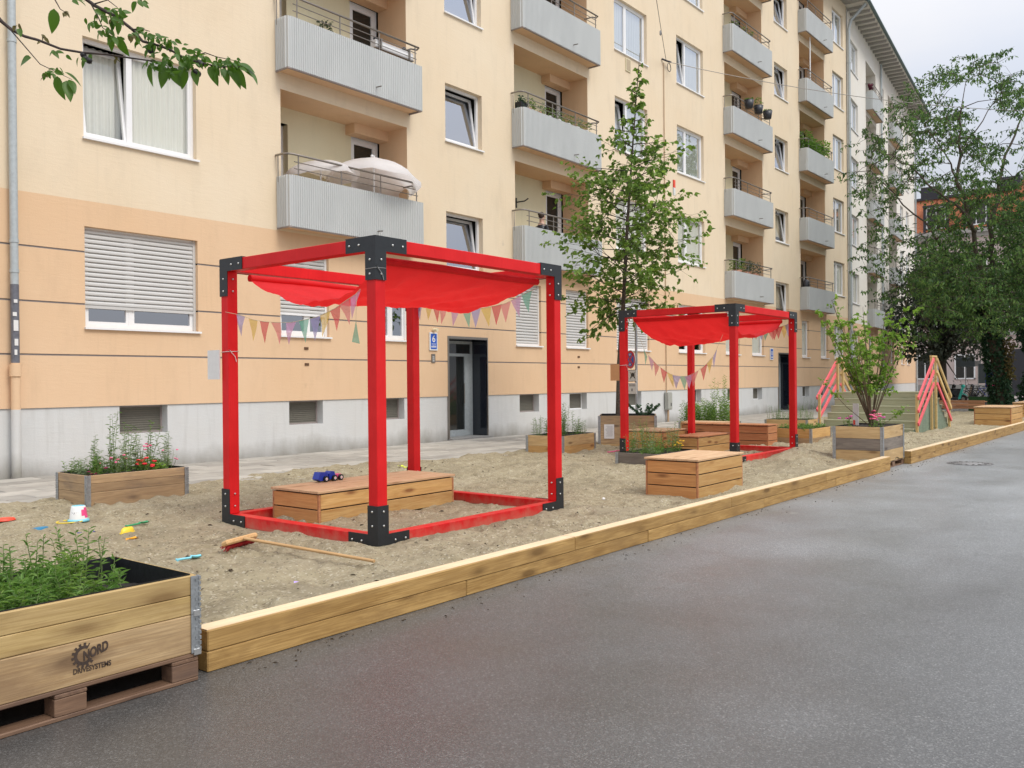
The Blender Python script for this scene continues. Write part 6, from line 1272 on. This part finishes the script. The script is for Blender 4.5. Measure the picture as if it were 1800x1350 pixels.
# woman sitting on the lowest middle balcony
def person():
    t = thing('person', 'woman with brown tied back hair seated behind the lowest middle balcony parapet', 'person', (19.28, FY+.0, lvl(0)+.2))
    V = [(0, 0, .50), (.01, 0, .66), (.02, 0, .84), (.03, 0, .98), (.045, 0, 1.08), (.06, 0, 1.20), (.02, .17, .94), (.08, .24, .70), (.30, .18, .64), (.02, -.17, .94), (.08, -.24, .70), (.30, -.18, .64), (.02, .10, .48), (.42, .10, .50), (.44, .10, .08), (.56, .10, .04), (.02, -.10, .48), (.42, -.10, .50), (.44, -.10, .08), (.56, -.10, .04), (.07, 0, 1.28)]
    Rr = [.14, .125, .135, .10, .052, .082, .06, .045, .033, .06, .045, .033, .09, .07, .045, .035, .09, .07, .045, .035, .07]
    Eg = [(0, 1), (1, 2), (2, 3), (3, 4), (4, 5), (5, 20), (3, 6), (6, 7), (7, 8), (3, 9), (9, 10), (10, 11), (0, 12), (12, 13), (13, 14), (14, 15), (0, 16), (16, 17), (17, 18), (18, 19)]
    me = bpy.data.meshes.new('body'); me.from_pydata(V, Eg, []); o = link('body', me, None); mod = o.modifiers.new('s', 'SKIN'); 
    for i, r in enumerate(Rr): me.skin_vertices[0].data[i].radius = (r, r)
    me.skin_vertices[0].data[0].use_root = True; o.modifiers.new('d', 'SUBSURF').levels = 2; dg = bpy.context.evaluated_depsgraph_get(); nm = bpy.data.meshes.new_from_object(o.evaluated_get(dg)); bpy.data.objects.remove(o)
    nm.name = 'body'; nm.materials.clear(); nm.materials.append(PL['skin']); nm.materials.append(PL['charcoal'])
    for p in nm.polygons: p.material_index = 1 if p.center.z < 1.0 and not (p.center.x > .16 and abs(p.center.y) > .14) else 0; p.use_smooth = True
    link('body', nm, t)
    m = MB(); m.sphere((.035, 0, 1.275), .098, 12, 0, (.95, .86, 1.02)); m.sphere((-.075, 0, 1.29), .035, 8); m.build('hair', m_plain('brown_hair', (.045, .025, .015), .7), t)
    m = MB(); m.sphere((.095, 0, 1.245), .064, 12, 0, (.85, .95, 1.15)); m.sphere((.158, 0, 1.245), .014, 8, 0, (1.1, .7, 1.2)); m.sphere((.07, -.075, 1.24), .02, 6); m.sphere((.07, .075, 1.24), .02, 6); m.build('face', PL['skin'], t)
    m = MB(); [m.sphere((.142, s_*.027, 1.262), .008, 6) for s_ in (1, -1)]; m.tube([(.148, -.02, 1.208), (.152, 0, 1.206), (.148, .02, 1.208)], .004, 5); m.build('eyes_and_mouth', m_plain('dark_lip', (.10, .03, .03), .5), t)
    for s_ in (1, -1):
        for i in range(5): m = MB(); a0 = Vector((.31, s_*.18+(i-2)*.014, .635)); m.tube([a0, a0+Vector((.04-.004*abs(i-1.5), (i-2)*.004, -.005)), a0+Vector((.065-.006*abs(i-1.5), (i-2)*.005, -.02))], [.009, .008, .006], 6); m.build('finger', PL['skin'], t)
    c = thing('balcony_stool', 'stool under the seated woman on the balcony', 'stool', (19.28, FY, lvl(0)+.2)); m = MB(); m.box(-.2, -.2, .34, .2, .2, .38); m.build('seat', PINEP, c)
    for (a_, b_) in ((-.17, -.17), (.17, -.17), (.17, .17), (-.17, .17)): m = MB(); m.tube([(a_, b_, 0), (a_, b_, .34)], .018, 6); m.build('leg', PINEP, c)
person()
# H and J columns
for i, (x, n_) in enumerate(((32.1, 'first'), (33.0, 'second'), (33.9, 'third'))):
    pot(n_+' dark bucket hung on the rail of the far balcony, counted from the left', (x, FY-.42, lvl(2)+1.22), .19, .30, PL['charcoal'], LEAF_W, .30 if i == 1 else .05, 5, .12)
for i, x in enumerate((31.6, 32.4, 33.1)): pot('bushy plant in a terracotta pot on the lowest far balcony', (x, FY-.1, lvl(0)+.82), .20, .30, PL['terracotta'], LEAF_K if i else LEAF_Y, .42, 16, .28, 'terracotta pots on the lowest far balcony')
for i, x in enumerate((38.8, 39.3, 39.9, 40.5, 41.1)): pot('lush green plant on the overgrown far balcony', (x, FY-.12, lvl(2)+.85), .16, .2, PL['grey'], LEAF_F if i > 3 else LEAF_W, .75 if i in (0, 4) else .5, 22, .28, 'lush plants on the overgrown far balcony', .12)
t = thing('clothes_pole', 'white upright pole on the high far balcony', 'pole', (39.3, FY-.2, lvl(3)+.9)); m = MB(); m.tube([(0, 0, 0), (0, 0, 2.2)], .03, 6); m.build('pole', PVC, t)
t = thing('dark_bag', 'dark bundle at the end of the lowest balcony near the white block', 'bag', (38.75, FY-.15, lvl(0)+.9)); m = MB(); m.sphere((0, 0, .22), .22, 10, 0, (.8, .8, 1.2)); m.build('bag', PL['charcoal'], t)
for i, (x, kf) in enumerate(((31.5, 3), (32.2, 3), (32.8, 3))): pot('small dark pot on the high far balcony behind the slats', (x, FY-.15, lvl(kf)+.95), .14, .22, PL['charcoal'], LEAF_Y, .15, 4, .15, 'dark pots on the high far balcony')
t = thing('red_flower_pot', 'dark red flowers on the top loggia of the white block', 'potted plant', tuple((wb.matrix_basis @ Vector((5.2, -.2, 17.25))))); m = MB(); [m.sphere((random.uniform(-.25, .25), random.uniform(-.1, .1), random.uniform(0, .2)), .08, 6) for _ in range(9)]; m.build('flower', m_plain('dark_red', (.12, .01, .03), .7), t)

# ------------------------------------------------------------------ road details
c = on_z(1705, 815, 0); t = thing('manhole_cover', 'round iron manhole cover in the road near the right edge', 'manhole cover', (c.x, c.y, .001)); m = MB()
iron = m_plain('cast_iron', (.17, .165, .16), .6, .3, .3); m.lathe([(.36, .003), (.36, .006), (.33, .006), (.33, .001)], n=32); m.build('rim', iron, t); m = MB(); m.lathe([(.325, .001), (.325, .004), (.0, .004)], n=32); m.build('lid', m_plain('iron_lid', (.23, .225, .22), .7, .1, .3), t)
m = MB(); [m.tube([(.22*math.cos(a), .22*math.sin(a), .005), (.30*math.cos(a), .30*math.sin(a), .005)], .012, 4) for a in np.linspace(0, 6.28, 17)[:-1]]; m.build('rib', iron, t)

# ------------------------------------------------------------------ far square: vehicles and signs
def bike(loc, rz, mat, label):
    t = thing('bicycle', label, 'bicycle', loc, rz)
    for x in (-.52, .52):
        m = MB(); m.tube([(x+.34*math.cos(a), 0, .35+.34*math.sin(a)) for a in np.linspace(0, 6.283, 20)], .022, 6, cap=False); [m.tube([(x, 0, .35), (x+.33*math.cos(a), 0, .35+.33*math.sin(a))], .004, 3) for a in np.linspace(0, 6.28, 9)]; m.build('wheel', PL['black'], t)
    m = MB(); Bt, St, Hd, Rw, Fw = (-.08, 0, .30), (-.22, 0, .80), (.36, 0, .82), (-.52, 0, .35), (.52, 0, .35)
    for a, b in ((Bt, St), (St, Hd), (Bt, Hd), (Bt, Rw), (St, Rw)): m.tube([a, b], .02, 6)
    m.tube([Hd, (.42, 0, .62), Fw], .018, 6); m.build('bike_frame', mat, t); m = MB(); m.tube([(.33, -.28, 1.0), (.38, 0, .98), (.33, .28, 1.0)], .015, 6); m.tube([(.36, 0, .82), (.37, 0, .99)], .016, 6); m.build('handlebar', PL['black'], t)
    m = MB(); m.box(-.36, -.07, .88, -.12, .07, .93, 0, .02); m.tube([(-.22, 0, .78), (-.24, 0, .9)], .014, 6); m.build('saddle', PL['black'], t); m = MB(); m.tube([(-.14, -.05, .3), (-.02, -.05, .3)], .01, 5); m.sphere((-.08, -.04, .30), .07, 8, 0, (1, .2, 1)); m.build('crank', PL['charcoal'], t)
    return t
bl = on_x(1693, 703, 58)
for i, (px, c_, lab) in enumerate(((1711, 'black', 'leftmost of the dark bicycles parked beyond the slatted bench'), (1722, 'charcoal', 'second dark bicycle from the left beyond the slatted bench'), (1733, 'blue', 'bluish bicycle in the row beyond the slatted bench'), (1745, 'black', 'dark bicycle closest to the big tree trunk'), (1752, 'charcoal', 'grey bicycle half hidden by the big tree trunk'))):
    p = on_x(px, 690, 57+.4*i); bike((p.x, p.y, 0), R(100+i*9), PL[c_], lab)
def scooter(loc, rz, mat, label):
    t = thing('motor_scooter', label, 'scooter', loc, rz)
    for x in (-.55, .62): m = MB(); m.tube([(x, -.06, .23), (x, .06, .23)], .23, 16); w = m.build('wheel', PL['black'], t); m = MB(); m.tube([(x, -.065, .23), (x, .065, .23)], .10, 12); m.build('rim', STEEL, w)
    m = MB(); m.prism([(-.85, .45), (-.80, .68), (-.1, .72), (.0, .35), (.35, .28), (.42, .28), (.40, .20), (-.3, .2), (-.45, .45), (-.65, .46)], 'y', -.14, .14); m.build('body', PL['charcoal'], t)
    m = MB(); m.prism([(.36, .22), (.58, .95), (.66, .95), (.50, .22)], 'y', -.20, .20); m.sphere((.62, 0, .95), .12, 8); m.prism([(.42, .38), (.62, .50), (.86, .38), (.84, .42), (.62, .56), (.44, .46)], 'y', -.09, .09); m.build('front_shield', mat, t)
    m = MB(); m.box(-.75, -.14, .72, -.05, .14, .80, 0, .03); m.build('saddle', PL['black'], t); m = MB(); m.tube([(.48, -.33, 1.05), (.56, 0, 1.02), (.48, .33, 1.05)], .02, 6); m.tube([(.5, .3, 1.06), (.47, .34, 1.22)], .008, 4); m.sphere((.46, .34, 1.25), .05, 6, 0, (.3, 1, .7)); m.build('handlebar', PL['black'], t)
    return t
for px, c_, lab, rz in ((1672, 'turquoise', 'turquoise motor scooter parked beyond the slatted bench', -84), (1658, 'black', 'black motor scooter left of the turquoise one', -98), (1690, 'charcoal', 'dark grey motor scooter right of the turquoise one', -60)):
    p = on_x(px, 690, 56 if c_ == 'turquoise' else 58); scooter((p.x, p.y, 0), R(rz), PL[c_], lab)
def post_sign(name, label, px, ptop, X_, w, h, mat, cat='road sign', pole=True):
    p = on_x(px, ptop, X_); t = thing(name, label, cat, (p.x, p.y, 0)); 
    if pole: m = MB(); m.tube([(.03, 0, 0), (.03, 0, p.z)], .03, 6); m.build('pole', ZINC, t)
    m = MB(); m.box(-.02, -w/2, p.z-h, 0, w/2, p.z, 0, .01); m.build('panel', mat, t); return t
SIGNB = m_plain('sign_back_grey', (.10, .125, .14), .6)
post_sign('road_sign', 'dark rectangular sign back on a pole in front of the pink house', 1697, 629, 60, 1.05, .55, SIGNB)
post_sign('road_sign', 'grey rectangular sign panel left of the big tree trunk', 1733, 639, 55, .75, 1.1, SIGNB)
post_sign('road_sign', 'small round sign on a pole between the two grey panels', 1719, 634, 62, .35, .35, PL['grey'])
t = post_sign('poster_board', 'colourful painted board beside the big tree trunk', 1746, 655, 52, .75, .75, PL['blue'], 'poster board'); p = on_x(1746, 655, 52); m = MB(); m.box(-.026, -.30, p.z-.70, -.0205, .30, p.z-.48); m.build('pink_patch', PL['pink'], t); m = MB(); m.sphere((-.03, -.05, p.z-.30), .16, 8, 0, (.1, 1, 1)); m.build('white_patch', PL['paper'], t); m = MB(); m.sphere((-.03, .15, p.z-.42), .12, 8, 0, (.1, 1, 1)); m.build('cyan_patch', PL['cyan'], t)
post_sign('small_sign', 'small grey sign board behind the coral handrails near the white block', 1525+22, 700, 40, .5, .6, SIGNB, 'sign')
